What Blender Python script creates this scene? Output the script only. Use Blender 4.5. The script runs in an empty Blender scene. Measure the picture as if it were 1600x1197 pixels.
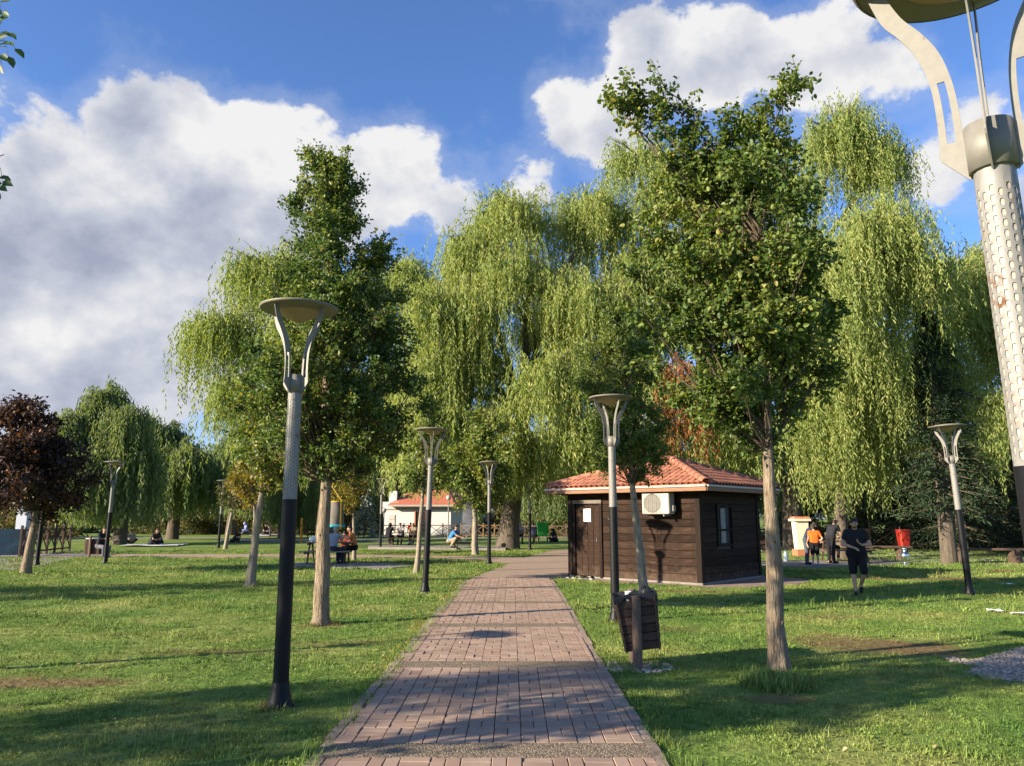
import bpy, math, random
import numpy as np
from mathutils import Vector, Matrix, Euler

R = math.radians
scene = bpy.context.scene
COL = scene.collection

# ---------------------------------------------------------------- camera
CAM_H, FPX, PITCH = 1.68, 1200.0, R(9.9)
cam_data = bpy.data.cameras.new('camera')
cam_data.sensor_width = 36.0
cam_data.lens = 36.0 * FPX / 1600.0
cam_data.clip_end = 2000
cam = bpy.data.objects.new('camera', cam_data)
cam.location = (0, 0, CAM_H)
cam.rotation_euler = (math.pi / 2 + PITCH, 0, 0)
COL.objects.link(cam)
scene.camera = cam

SP, CP = math.sin(PITCH), math.cos(PITCH)
def ray(px, py):
    u, v = (px - 800.0) / FPX, (598.5 - py) / FPX
    return Vector((u, CP - v * SP, SP + v * CP))
def G(px, py, z=0.0):                      # the ground point seen at a pixel
    d = ray(px, py); t = (z - CAM_H) / d.z
    return Vector((d.x * t, d.y * t, z))
def AT(px, py, Y):                         # the point seen at a pixel, Y metres ahead
    d = ray(px, py); t = Y / d.y
    return Vector((d.x * t, Y, CAM_H + d.z * t))

# ---------------------------------------------------------------- sun, sky
SUN_AZ = R(66.0)       # light travels towards +X and a little +Y
SUN_EL = R(19.5)
LDIR = Vector((math.sin(SUN_AZ) * math.cos(SUN_EL), math.cos(SUN_AZ) * math.cos(SUN_EL), -math.sin(SUN_EL)))
sl = bpy.data.lights.new('sun', 'SUN')
sl.energy = 4.4; sl.angle = R(0.55); sl.color = (1.0, 0.85, 0.64)
sun = bpy.data.objects.new('sun', sl); COL.objects.link(sun)
sun.rotation_euler = LDIR.to_track_quat('-Z', 'Y').to_euler()
sun.location = (-20, -10, 30)

vs = scene.view_settings
vs.view_transform = 'Standard'; vs.look = 'None'; vs.gamma = 1.0; vs.use_curve_mapping = False
vs.exposure = 1.55
SKY_STRENGTH = 0.090
CLOUD_GAIN = 1.0

def build_world():
    w = bpy.data.worlds.new('World'); scene.world = w; w.use_nodes = True
    nt = w.node_tree; nt.nodes.clear(); N = nt.nodes.new; L = nt.links.new
    def math_(op, a, b=None, c=None, clamp=False):
        n = N('ShaderNodeMath'); n.operation = op; n.use_clamp = clamp
        for i, x in enumerate((a, b, c)):
            if x is None: continue
            if isinstance(x, (int, float)): n.inputs[i].default_value = x
            else: L(x, n.inputs[i])
        return n.outputs[0]
    def mrange(x, a, b, c=0.0, d=1.0, smooth=True):
        n = N('ShaderNodeMapRange'); n.interpolation_type = 'SMOOTHSTEP' if smooth else 'LINEAR'
        L(x, n.inputs['Value']); n.inputs['From Min'].default_value = a; n.inputs['From Max'].default_value = b
        n.inputs['To Min'].default_value = c; n.inputs['To Max'].default_value = d
        return n.outputs[0]
    tc = N('ShaderNodeTexCoord')
    nrm = N('ShaderNodeVectorMath'); nrm.operation = 'NORMALIZE'; L(tc.outputs['Generated'], nrm.inputs[0])
    D = nrm.outputs['Vector']
    sky = N('ShaderNodeTexSky'); sky.sky_type = 'NISHITA'; sky.sun_disc = False
    sky.sun_elevation = SUN_EL
    s = -LDIR
    sky.sun_rotation = math.atan2(s.x, s.y)
    sky.altitude = 1000; sky.air_density = 1.0; sky.dust_density = 0.6; sky.ozone_density = 2.2
    skyc = N('ShaderNodeMix'); skyc.data_type = 'RGBA'; skyc.blend_type = 'MULTIPLY'; skyc.inputs['Factor'].default_value = 1.0
    L(sky.outputs['Color'], skyc.inputs['A'])
    skyc.inputs['B'].default_value = (SKY_STRENGTH * .58, SKY_STRENGTH * 0.73, SKY_STRENGTH * .98, 1)
    # cumulus: soft masses at places in the sky, their outlines broken up by fractal noise
    masses = [(-40, 440, 270, 1.0), (120, 390, 240, 1.0), (320, 310, 230, 1.0), (480, 310, 195, 1.0), (590, 275, 135, .95), (225, 225, 115, .92), (410, 215, 120, .92),
              (150, 600, 330, .72), (420, 520, 240, .8), (30, 290, 110, .8),
              (1130, 100, 150, .85), (1270, 110, 165, .85), (1030, 80, 95, .75), (1380, 110, 110, .68), (870, 165, 90, .52), (950, 215, 110, .58),
              (720, 335, 115, .75), (820, 310, 100, .62), (1470, 280, 110, .50), (1540, 200, 110, .45), (1700, 260, 240, .6), (-400, 300, 380, .85), (2200, 350, 420, .85)]
    acc = None
    for (px, py, r, st) in masses:
        c = ray(px, py).normalized()
        d = N('ShaderNodeVectorMath'); d.operation = 'DISTANCE'; L(D, d.inputs[0]); d.inputs[1].default_value = c
        m = mrange(d.outputs['Value'], 0.0, r / FPX * 1.05, st, 0.0, smooth=False)
        acc = m if acc is None else math_('SMOOTH_MAX', acc, m, 0.12)
    def noise(vec, scale, detail, rough, off=0.0):
        mp = N('ShaderNodeMapping'); L(vec, mp.inputs['Vector'])
        mp.inputs['Scale'].default_value = (1, 1, 1.25); mp.inputs['Location'].default_value = (off, off * .7, off * .3)
        n = N('ShaderNodeTexNoise'); n.inputs['Scale'].default_value = scale; n.inputs['Detail'].default_value = detail
        n.inputs['Roughness'].default_value = rough
        L(mp.outputs['Vector'], n.inputs['Vector'])
        return n.outputs['Fac']
    off = N('ShaderNodeVectorMath'); off.operation = 'ADD'; L(D, off.inputs[0]); off.inputs[1].default_value = (-.055, 0.0, .045)
    nA = noise(D, 5.5, 12, .60, 3.1)
    sA = noise(D, 5.0, 7.0, .55, 3.1)
    sB = noise(off.outputs['Vector'], 5.0, 7.0, .55, 3.1)
    # far haze of clouds elsewhere in the sky
    wide = mrange(noise(D, 1.6, 3, .5, 9.0), .52, .72, 0.0, .5)
    sepd = N('ShaderNodeSeparateXYZ'); L(D, sepd.inputs[0])
    front = mrange(sepd.outputs['Y'], -.15, .35, 1.0, 0.0)
    acc = math_('MAXIMUM', acc, math_('MULTIPLY', wide, front))
    dens = math_('ADD', acc, math_('MULTIPLY', math_('SUBTRACT', nA, .5), 1.5))
    mask = mrange(dens, .34, .47)
    wisp = mrange(dens, .16, .42, 0.0, .18)
    mask = math_('MAXIMUM', mask, wisp)
    lit = math_('MULTIPLY', math_('SUBTRACT', sA, sB), 3.0)
    up = mrange(sepd.outputs['Z'], .22, .50, -.20, .08)
    edge = mrange(dens, .25, 1.0, .34, -.10)
    shade = math_('ADD', math_('ADD', math_('ADD', lit, up), edge), .60, clamp=True)
    cr = N('ShaderNodeValToRGB'); L(shade, cr.inputs['Fac'])
    e = cr.color_ramp.elements
    e[0].position = 0.0; e[0].color = (.128, .140, .182, 1)
    e[1].position = 1.0; e[1].color = (.305, .303, .304, 1)
    k = e.new(.45); k.color = (.192, .203, .236, 1)
    gain = N('ShaderNodeMix'); gain.data_type = 'RGBA'; gain.blend_type = 'MULTIPLY'; gain.inputs['Factor'].default_value = 1.0
    L(cr.outputs['Color'], gain.inputs['A']); gain.inputs['B'].default_value = (CLOUD_GAIN, CLOUD_GAIN, CLOUD_GAIN, 1)
    # low air is paler
    low = mrange(sepd.outputs['Z'], -.02, .30, .55, 0.0)
    hz = N('ShaderNodeMix'); hz.data_type = 'RGBA'; L(low, hz.inputs['Factor']); L(skyc.outputs['Result'], hz.inputs['A']); hz.inputs['B'].default_value = (.15, .17, .23, 1)
    mx = N('ShaderNodeMix'); mx.data_type = 'RGBA'; L(mask, mx.inputs['Factor']); L(hz.outputs['Result'], mx.inputs['A']); L(gain.outputs['Result'], mx.inputs['B'])
    bg = N('ShaderNodeBackground'); bg.inputs['Strength'].default_value = 1.0; L(mx.outputs['Result'], bg.inputs['Color'])
    out = N('ShaderNodeOutputWorld'); L(bg.outputs[0], out.inputs['Surface'])
    w.cycles.sampling_method = 'MANUAL'; w.cycles.sample_map_resolution = 512
build_world()
cy = scene.cycles
cy.max_bounces = 6; cy.diffuse_bounces = 3; cy.glossy_bounces = 2; cy.transmission_bounces = 4; cy.transparent_max_bounces = 6; cy.volume_bounces = 0
cy.use_denoising = True
cy.sample_clamp_indirect = 6

# ---------------------------------------------------------------- helpers
def tag(o, label=None, cat=None, group=None, kind=None):
    if label: o['label'] = label
    if cat: o['category'] = cat
    if group: o['group'] = group
    if kind: o['kind'] = kind
    return o
def thing(name, label, cat, loc=(0, 0, 0), rz=0.0, group=None, rot=None):
    o = bpy.data.objects.new(name, None); COL.objects.link(o)
    o.empty_display_size = .2
    o.location = loc; o.rotation_euler = rot if rot else (0, 0, rz)
    return tag(o, label, cat, group)
def link(name, me, parent=None, mat=None, loc=None, rot=None):
    o = bpy.data.objects.new(name, me); COL.objects.link(o)
    if parent is not None: o.parent = parent
    if mat is not None and len(me.materials) == 0: me.materials.append(mat)
    if loc is not None: o.location = loc
    if rot is not None: o.rotation_euler = rot
    return o
def copy_tree(o, parent=None):
    c = o.copy(); COL.objects.link(c); c.parent = parent
    for ch in list(o.children): copy_tree(ch, c)
    return c

class MB:
    """collects shapes into one mesh"""
    def __init__(s): s.v = []; s.f = []
    def add(s, vs, fs):
        b = len(s.v); s.v += [tuple(x) for x in vs]; s.f += [tuple(b + i for i in f) for f in fs]; return s
    def box(s, c, d, M=None, taper=1.0, bev=0.0):
        hx, hy, hz = d[0] / 2, d[1] / 2, d[2] / 2
        if bev > 0:
            b = min(bev, hx * .9, hy * .9, hz * .9); vs = []; 
            for (x, y, z) in ((hx, hy - b, hz - b), (hx - b, hy, hz - b), (hx - b, hy - b, hz)):
                for sx in (-1, 1):
                    for sy in (-1, 1):
                        for sz in (-1, 1): vs.append(Vector((sx * x, sy * y, sz * z)))
            k = lambda t, sx, sy, sz: t * 8 + (4 if sx > 0 else 0) + (2 if sy > 0 else 0) + (1 if sz > 0 else 0)
            fs = []
            for q in (-1, 1):
                fs += [(k(0, q, -1, -1), k(0, q, 1, -1), k(0, q, 1, 1), k(0, q, -1, 1)), (k(1, -1, q, -1), k(1, 1, q, -1), k(1, 1, q, 1), k(1, -1, q, 1)), (k(2, -1, -1, q), k(2, 1, -1, q), k(2, 1, 1, q), k(2, -1, 1, q))]
                for r in (-1, 1):
                    fs += [(k(0, q, r, -1), k(0, q, r, 1), k(1, q, r, 1), k(1, q, r, -1)), (k(0, q, -1, r), k(0, q, 1, r), k(2, q, 1, r), k(2, q, -1, r)), (k(1, -1, q, r), k(1, 1, q, r), k(2, 1, q, r), k(2, -1, q, r))]
                    for t in (-1, 1): fs.append((k(0, q, r, t), k(1, q, r, t), k(2, q, r, t)))
        else:
            vs = [Vector((sx * hx * (taper if sz < 0 else 1), sy * hy * (taper if sz < 0 else 1), sz * hz)) for sx in (-1, 1) for sy in (-1, 1) for sz in (-1, 1)]
            fs = [(0, 1, 3, 2), (4, 6, 7, 5), (0, 4, 5, 1), (2, 3, 7, 6), (0, 2, 6, 4), (1, 5, 7, 3)]
        c = Vector(c)
        vs = [((M @ x) if M is not None else x) + c for x in vs]
        return s.add(vs, fs)
    def bar(s, a, b, w, h, bev=0.0):                     # a squared bar from a to b
        a, b = Vector(a), Vector(b); d = b - a; L = d.length
        q = d.to_track_quat('Y', 'Z').to_matrix()
        return s.box((a + b) / 2, (w, L, h), q, bev=bev)
    def tube(s, pts, rad, n=8, cap=True):
        pts = [Vector(p) for p in pts]
        if not hasattr(rad, '__len__'): rad = [rad] * len(pts)
        vs = []; fs = []; ref = Vector((.13, .97, .2)).normalized()
        for i, p in enumerate(pts):
            t = (pts[min(i + 1, len(pts) - 1)] - pts[max(i - 1, 0)])
            t = t.normalized() if t.length > 1e-9 else Vector((0, 0, 1))
            x = ref - t * ref.dot(t)
            if x.length < 1e-4: x = Vector((1, 0, 0)) - t * t.x
            x.normalize(); ref = x; y = t.cross(x)
            for k in range(n):
                a = 2 * math.pi * k / n
                vs.append(p + (x * math.cos(a) + y * math.sin(a)) * rad[i])
        for i in range(len(pts) - 1):
            for k in range(n):
                a, b = i * n + k, i * n + (k + 1) % n
                fs.append((a, b, b + n, a + n))
        if cap: fs.append(tuple(range(n - 1, -1, -1))); fs.append(tuple((len(pts) - 1) * n + k for k in range(n)))
        return s.add(vs, fs)
    def lathe(s, prof, n=24, c=(0, 0, 0), closed=False):
        vs = []; fs = []
        for (r, z) in prof:
            for k in range(n):
                a = 2 * math.pi * k / n; vs.append((c[0] + r * math.cos(a), c[1] + r * math.sin(a), c[2] + z))
        for i in range(len(prof) - 1):
            for k in range(n):
                a, b = i * n + k, i * n + (k + 1) % n
                fs.append((a, b, b + n, a + n))
        return s.add(vs, fs)
    def ball(s, c, r, M=None, n=12, m=8):
        if not hasattr(r, '__len__'): r = (r, r, r)
        vs = []; fs = []; c = Vector(c)
        for i in range(m + 1):
            t = math.pi * i / m
            for k in range(n):
                a = 2 * math.pi * k / n
                p = Vector((r[0] * math.sin(t) * math.cos(a), r[1] * math.sin(t) * math.sin(a), r[2] * math.cos(t)))
                vs.append(c + (M @ p if M is not None else p))
        for i in range(m):
            for k in range(n):
                a, b = i * n + k, i * n + (k + 1) % n
                fs.append((a, a + n, b + n, b))
        return s.add(vs, fs)
    def cap(s, a, b, r1, r2, n=10):                      # tapered capsule
        a, b = Vector(a), Vector(b); d = b - a; L = max(d.length, 1e-6); q = d.to_track_quat('Z', 'Y').to_matrix() if d.length > 1e-6 else Matrix.Identity(3)
        prof = []
        for i in range(5): t = math.pi / 2 * i / 4; prof.append((max(1e-4, r1 * math.sin(t)), -r1 * math.cos(t)))
        for i in range(5): t = math.pi / 2 * i / 4; prof.append((max(1e-4, r2 * math.cos(t)), L + r2 * math.sin(t)))
        vs = []; fs = []
        for (r, z) in prof:
            for k in range(n):
                an = 2 * math.pi * k / n; vs.append(a + q @ Vector((r * math.cos(an), r * math.sin(an), z)))
        for i in range(len(prof) - 1):
            for k in range(n):
                x, y = i * n + k, i * n + (k + 1) % n; fs.append((x, y, y + n, x + n))
        return s.add(vs, fs)
    def poly(s, pts, z0, z1=None):                       # a flat polygon, or a prism between z0 and z1
        n = len(pts)
        if z1 is None: return s.add([(p[0], p[1], z0) for p in pts], [tuple(range(n))])
        s.add([(p[0], p[1], z1) for p in pts] + [(p[0], p[1], z0) for p in pts], [tuple(range(n))] + [(i, i + n, (i + 1) % n + n, (i + 1) % n) for i in range(n)])
        return s
    def mesh(s, name, mat=None, smooth=False):
        me = bpy.data.meshes.new(name); me.from_pydata(s.v, [], s.f); me.update()
        if mat: me.materials.append(mat)
        if smooth: me.polygons.foreach_set('use_smooth', [True] * len(me.polygons))
        return me
    def build(s, name, mat, parent=None, smooth=False, loc=None, rot=None):
        return link(name, s.mesh(name, mat, smooth), parent, None, loc, rot)
def smooth_by_angle(o, deg=35):
    me = o.data; me.polygons.foreach_set('use_smooth', [True] * len(me.polygons))
    try: me.set_sharp_from_angle(angle=R(deg))
    except Exception: pass
    return o

# ---------------------------------------------------------------- materials
MATS = {}
def nodes_of(name):
    m = bpy.data.materials.new(name); m.use_nodes = True; nt = m.node_tree
    b = nt.nodes['Principled BSDF']; MATS[name] = m
    return m, nt, b, nt.nodes.new, nt.links.new
def surf(name, col, rough=.7, var=.25, scale=6.0, bump=0.0, bscale=None, metal=0.0, stretch=(1, 1, 1), spec=.4, col2=None, coords='Object', blotch=None, rand=0.0):
    """a plain surface whose colour wavers: fine noise, optional second colour in blotches, optional change from copy to copy"""
    m, nt, b, N, L = nodes_of(name)
    b.inputs['Roughness'].default_value = rough; b.inputs['Metallic'].default_value = metal
    b.inputs['Specular IOR Level'].default_value = spec
    tc = N('ShaderNodeTexCoord'); mp = N('ShaderNodeMapping'); mp.inputs['Scale'].default_value = stretch
    L(tc.outputs[coords], mp.inputs['Vector'])
    n = N('ShaderNodeTexNoise'); n.inputs['Scale'].default_value = scale; n.inputs['Detail'].default_value = 7; n.inputs['Roughness'].default_value = .65
    L(mp.outputs[0], n.inputs['Vector'])
    cr = N('ShaderNodeValToRGB'); L(n.outputs['Fac'], cr.inputs['Fac'])
    c = Vector(col); lo = c * (1 - var); hi = c * (1 + var)
    cr.color_ramp.elements[0].position = .3; cr.color_ramp.elements[0].color = (*lo, 1)
    cr.color_ramp.elements[1].position = .7; cr.color_ramp.elements[1].color = (*hi, 1)
    res = cr.outputs['Color']
    if col2 is not None:
        n2 = N('ShaderNodeTexNoise'); n2.inputs['Scale'].default_value = blotch or scale * .35; n2.inputs['Detail'].default_value = 6; n2.inputs['Roughness'].default_value = .7
        L(mp.outputs[0], n2.inputs['Vector'])
        r2 = N('ShaderNodeMapRange'); L(n2.outputs['Fac'], r2.inputs[0]); r2.inputs[1].default_value = .56; r2.inputs[2].default_value = .66
        mx = N('ShaderNodeMix'); mx.data_type = 'RGBA'; L(r2.outputs[0], mx.inputs['Factor']); L(res, mx.inputs['A']); mx.inputs['B'].default_value = (*col2, 1)
        res = mx.outputs['Result']
    if rand > 0:
        oi = N('ShaderNodeObjectInfo'); mr = N('ShaderNodeMapRange'); L(oi.outputs['Random'], mr.inputs[0]); mr.inputs[3].default_value = 1 - rand; mr.inputs[4].default_value = 1 + rand
        hs = N('ShaderNodeHueSaturation'); L(res, hs.inputs['Color']); L(mr.outputs[0], hs.inputs['Value']); res = hs.outputs['Color']
    L(res, b.inputs['Base Color'])
    if bump > 0:
        n3 = N('ShaderNodeTexNoise'); n3.inputs['Scale'].default_value = bscale or scale * 3; n3.inputs['Detail'].default_value = 6
        L(mp.outputs[0], n3.inputs['Vector'])
        bp = N('ShaderNodeBump'); bp.inputs['Strength'].default_value = bump; bp.inputs['Distance'].default_value = .02
        L(n3.outputs['Fac'], bp.inputs['Height']); L(bp.outputs['Normal'], b.inputs['Normal'])
    return m
def splash(m):
    """pale dirt splashed up from the ground on to the lowest boards"""
    nt = m.node_tree; N = nt.nodes.new; L = nt.links.new; b = nt.nodes['Principled BSDF']; src = b.inputs['Base Color'].links[0].from_socket
    ge = N('ShaderNodeNewGeometry'); sp = N('ShaderNodeSeparateXYZ'); L(ge.outputs['Position'], sp.inputs[0])
    n = N('ShaderNodeTexNoise'); n.inputs['Scale'].default_value = 7; n.inputs['Detail'].default_value = 8; L(ge.outputs['Position'], n.inputs['Vector'])
    z = N('ShaderNodeMath'); z.operation = 'MULTIPLY_ADD'; L(n.outputs['Fac'], z.inputs[0]); z.inputs[1].default_value = .9; L(sp.outputs['Z'], z.inputs[2])
    mr = N('ShaderNodeMapRange'); L(z.outputs[0], mr.inputs[0]); mr.inputs[1].default_value = .45; mr.inputs[2].default_value = .85; mr.inputs[3].default_value = .55; mr.inputs[4].default_value = 0
    mx = N('ShaderNodeMix'); mx.data_type = 'RGBA'; L(mr.outputs[0], mx.inputs['Factor']); L(src, mx.inputs['A']); mx.inputs['B'].default_value = (.12, .085, .06, 1); L(mx.outputs['Result'], b.inputs['Base Color'])
def leafmat(name, ramp, trans=.35, rough=.5, spec=.25, twice=1.0):
    """leaf faces: colour by each leaf's own tint, light through the blade"""
    m, nt, b, N, L = nodes_of(name)
    at = N('ShaderNodeAttribute'); at.attribute_name = 'tint'
    cr = N('ShaderNodeValToRGB'); L(at.outputs['Fac'], cr.inputs['Fac'])
    els = cr.color_ramp.elements
    for i, (p, c) in enumerate(ramp):
        e = els[i] if i < 2 else els.new(p)
        e.position = p; e.color = (*c, 1)
    L(cr.outputs['Color'], b.inputs['Base Color']); b.inputs['Roughness'].default_value = rough; b.inputs['Specular IOR Level'].default_value = spec
    tr = N('ShaderNodeBsdfTranslucent')
    g = N('ShaderNodeMix'); g.data_type = 'RGBA'; g.blend_type = 'MULTIPLY'; g.inputs['Factor'].default_value = 1; L(cr.outputs['Color'], g.inputs['A']); g.inputs['B'].default_value = (1.35, 1.3, .55, 1)
    L(g.outputs['Result'], tr.inputs['Color'])
    mx = N('ShaderNodeMixShader'); mx.inputs[0].default_value = trans; L(b.outputs[0], mx.inputs[1]); L(tr.outputs[0], mx.inputs[2])
    L(mx.outputs[0], nt.nodes['Material Output'].inputs['Surface'])
    return m

def grass_colour(nt, N, L, ground):
    """green that changes over the lawn; the bare and dry places are world positions shared by soil and blades"""
    ge = N('ShaderNodeNewGeometry'); P = ge.outputs['Position']
    def nz(scale, det=4):
        n = N('ShaderNodeTexNoise'); n.inputs['Scale'].default_value = scale; n.inputs['Detail'].default_value = det; n.inputs['Roughness'].default_value = .6; L(P, n.inputs['Vector']); return n.outputs['Fac']
    cr = N('ShaderNodeValToRGB'); L(nz(.55, 6), cr.inputs['Fac']); e = cr.color_ramp.elements
    e[0].position = .30; e[0].color = (.082, .168, .032, 1); e[1].position = .70; e[1].color = (.295, .312, .094, 1); k = e.new(.5); k.color = (.165, .238, .052, 1)
    dry = N('ShaderNodeMapRange'); L(nz(.9, 7), dry.inputs[0]); dry.inputs[1].default_value = .56; dry.inputs[2].default_value = .78; dry.inputs[3].default_value = 0; dry.inputs[4].default_value = .6
    mx = N('ShaderNodeMix'); mx.data_type = 'RGBA'; L(dry.outputs[0], mx.inputs['Factor']); L(cr.outputs['Color'], mx.inputs['A']); mx.inputs['B'].default_value = (.27, .235, .08, 1)
    res = mx.outputs['Result']
    wob = nz(1.6, 6)
    for (cx, cy_, rx, ry, st) in DIRT:
        sub = N('ShaderNodeVectorMath'); sub.operation = 'SUBTRACT'; L(P, sub.inputs[0]); sub.inputs[1].default_value = (cx, cy_, 0)
        ml = N('ShaderNodeVectorMath'); ml.operation = 'MULTIPLY'; L(sub.outputs[0], ml.inputs[0]); ml.inputs[1].default_value = (1 / rx, 1 / ry, 0)
        ln = N('ShaderNodeVectorMath'); ln.operation = 'LENGTH'; L(ml.outputs[0], ln.inputs[0])
        ad = N('ShaderNodeMath'); ad.operation = 'MULTIPLY_ADD'; L(wob, ad.inputs[0]); ad.inputs[1].default_value = 1.6; L(ln.outputs['Value'], ad.inputs[2])
        mr = N('ShaderNodeMapRange'); mr.interpolation_type = 'SMOOTHSTEP'; L(ad.outputs[0], mr.inputs[0]); mr.inputs[1].default_value = 1.25; mr.inputs[2].default_value = 1.95; mr.inputs[3].default_value = st; mr.inputs[4].default_value = 0
        m2 = N('ShaderNodeMix'); m2.data_type = 'RGBA'; L(mr.outputs[0], m2.inputs['Factor']); L(res, m2.inputs['A']); m2.inputs['B'].default_value = (.19, .125, .062, 1)
        res = m2.outputs['Result']
    return res, P, nz
gp = lambda px, py: (G(px, py).x, G(px, py).y)
DIRT = []
for (px, py, rx, ry, st) in [(1400, 1012, 1.15, .75, .9), (1300, 1000, .8, .5, .6), (30, 1068, 1.3, .35, .8), (1450, 905, 3.2, .55, .7), (1580, 893, 3.0, .6, .7), (1290, 965, .9, .4, .4),
                             (880, 1160, .01, .01, .1), (640, 1150, .01, .01, .1), (503, 977, .38, .3, .7), (1008, 941, .35, .25, .6), (391, 917, .4, .3, .6), (437, 1106, .24, .2, .7), (962, 972, .25, .2, .6), (1040, 985, .7, .3, .4), (620, 880, 3.0, 2.0, .35), (560, 868, 6, 2.2, .4), (1060, 925, 1.5, .5, .6), (330, 1020, 1.4, .25, .45), (520, 1005, .8, .3, .4), (1215, 1092, .35, .25, .8)]:
    x, y = gp(px, py); DIRT.append((x, y, rx, ry, st))

def ground_material():
    m, nt, b, N, L = nodes_of('lawn_soil')
    res, P, nz = grass_colour(nt, N, L, True)
    # fine mottling between the blades
    n = nz(14, 6); mr = N('ShaderNodeMapRange'); L(n, mr.inputs[0]); mr.inputs[1].default_value = .3; mr.inputs[2].default_value = .7; mr.inputs[3].default_value = .62; mr.inputs[4].default_value = 1.15
    hs = N('ShaderNodeHueSaturation'); L(res, hs.inputs['Color']); L(mr.outputs[0], hs.inputs['Value'])
    L(hs.outputs[0], b.inputs['Base Color']); b.inputs['Roughness'].default_value = .9; b.inputs['Specular IOR Level'].default_value = .1
    bp = N('ShaderNodeBump'); bp.inputs['Strength'].default_value = .9; bp.inputs['Distance'].default_value = .06; L(nz(9, 8), bp.inputs['Height']); L(bp.outputs[0], b.inputs['Normal'])
    return m
def blade_material():
    m, nt, b, N, L = nodes_of('grass_blade')
    res, P, nz = grass_colour(nt, N, L, False)
    oi = N('ShaderNodeObjectInfo'); mr = N('ShaderNodeMapRange'); L(oi.outputs['Random'], mr.inputs[0]); mr.inputs[3].default_value = .75; mr.inputs[4].default_value = 1.4
    at = N('ShaderNodeAttribute'); at.attribute_name = 'tint'
    ma = N('ShaderNodeMath'); ma.operation = 'MULTIPLY'; L(mr.outputs[0], ma.inputs[0]); mr2 = N('ShaderNodeMapRange'); L(at.outputs['Fac'], mr2.inputs[0]); mr2.inputs[3].default_value = .7; mr2.inputs[4].default_value = 1.4; L(mr2.outputs[0], ma.inputs[1])
    hs = N('ShaderNodeHueSaturation'); L(res, hs.inputs['Color']); L(ma.outputs[0], hs.inputs['Value'])
    L(hs.outputs[0], b.inputs['Base Color']); b.inputs['Roughness'].default_value = .55; b.inputs['Specular IOR Level'].default_value = .25
    tr = N('ShaderNodeBsdfTranslucent'); L(hs.outputs[0], tr.inputs['Color'])
    mx = N('ShaderNodeMixShader'); mx.inputs[0].default_value = .35; L(b.outputs[0], mx.inputs[1]); L(tr.outputs[0], mx.inputs[2]); L(mx.outputs[0], nt.nodes['Material Output'].inputs['Surface'])
    return m

def paver_material(name, attr):
    m, nt, b, N, L = nodes_of(name)
    if attr: a = N('ShaderNodeAttribute'); a.attribute_name = 'tint'; fac = a.outputs['Fac']
    else: a = N('ShaderNodeObjectInfo'); fac = a.outputs['Random']
    cr = N('ShaderNodeValToRGB'); L(fac, cr.inputs['Fac']); e = cr.color_ramp.elements
    e[0].position = 0; e[0].color = (.290, .195, .145, 1); e[1].position = 1; e[1].color = (.385, .285, .215, 1)
    for p, c in ((.35, (.330, .230, .172)), (.6, (.345, .250, .188)), (.8, (.315, .225, .170))): k = e.new(p); k.color = (*c, 1)
    ge = N('ShaderNodeNewGeometry')
    n = N('ShaderNodeTexNoise'); n.inputs['Scale'].default_value = 2.2; n.inputs['Detail'].default_value = 9; n.inputs['Roughness'].default_value = .72; L(ge.outputs['Position'], n.inputs['Vector'])
    mr = N('ShaderNodeMapRange'); L(n.outputs['Fac'], mr.inputs[0]); mr.inputs[1].default_value = .3; mr.inputs[2].default_value = .7; mr.inputs[3].default_value = .78; mr.inputs[4].default_value = 1.18
    hs = N('ShaderNodeHueSaturation'); L(cr.outputs[0], hs.inputs['Color']); L(mr.outputs[0], hs.inputs['Value']); L(hs.outputs[0], b.inputs['Base Color'])
    b.inputs['Roughness'].default_value = .8; b.inputs['Specular IOR Level'].default_value = .3
    n2 = N('ShaderNodeTexNoise'); n2.inputs['Scale'].default_value = 160; n2.inputs['Detail'].default_value = 3; L(ge.outputs['Position'], n2.inputs['Vector'])
    bp = N('ShaderNodeBump'); bp.inputs['Strength'].default_value = .25; bp.inputs['Distance'].default_value = .004; L(n2.outputs['Fac'], bp.inputs['Height']); L(bp.outputs[0], b.inputs['Normal'])
    return m
def aggregate_material():
    m, nt, b, N, L = nodes_of('exposed_aggregate')
    ge = N('ShaderNodeNewGeometry')
    v = N('ShaderNodeTexVoronoi'); v.inputs['Scale'].default_value = 75; L(ge.outputs['Position'], v.inputs['Vector'])
    sp = N('ShaderNodeSeparateColor'); L(v.outputs['Color'], sp.inputs[0])
    cr = N('ShaderNodeValToRGB'); L(sp.outputs[0], cr.inputs['Fac']); e = cr.color_ramp.elements
    e[0].color = (.09, .072, .05, 1); e[1].color = (.34, .26, .17, 1); k = e.new(.55); k.color = (.18, .14, .095, 1)
    L(cr.outputs[0], b.inputs['Base Color']); b.inputs['Roughness'].default_value = .75
    bp = N('ShaderNodeBump'); bp.invert = True; bp.inputs['Strength'].default_value = .8; bp.inputs['Distance'].default_value = .008; L(v.outputs['Distance'], bp.inputs['Height']); L(bp.outputs[0], b.inputs['Normal'])
    return m
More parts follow.
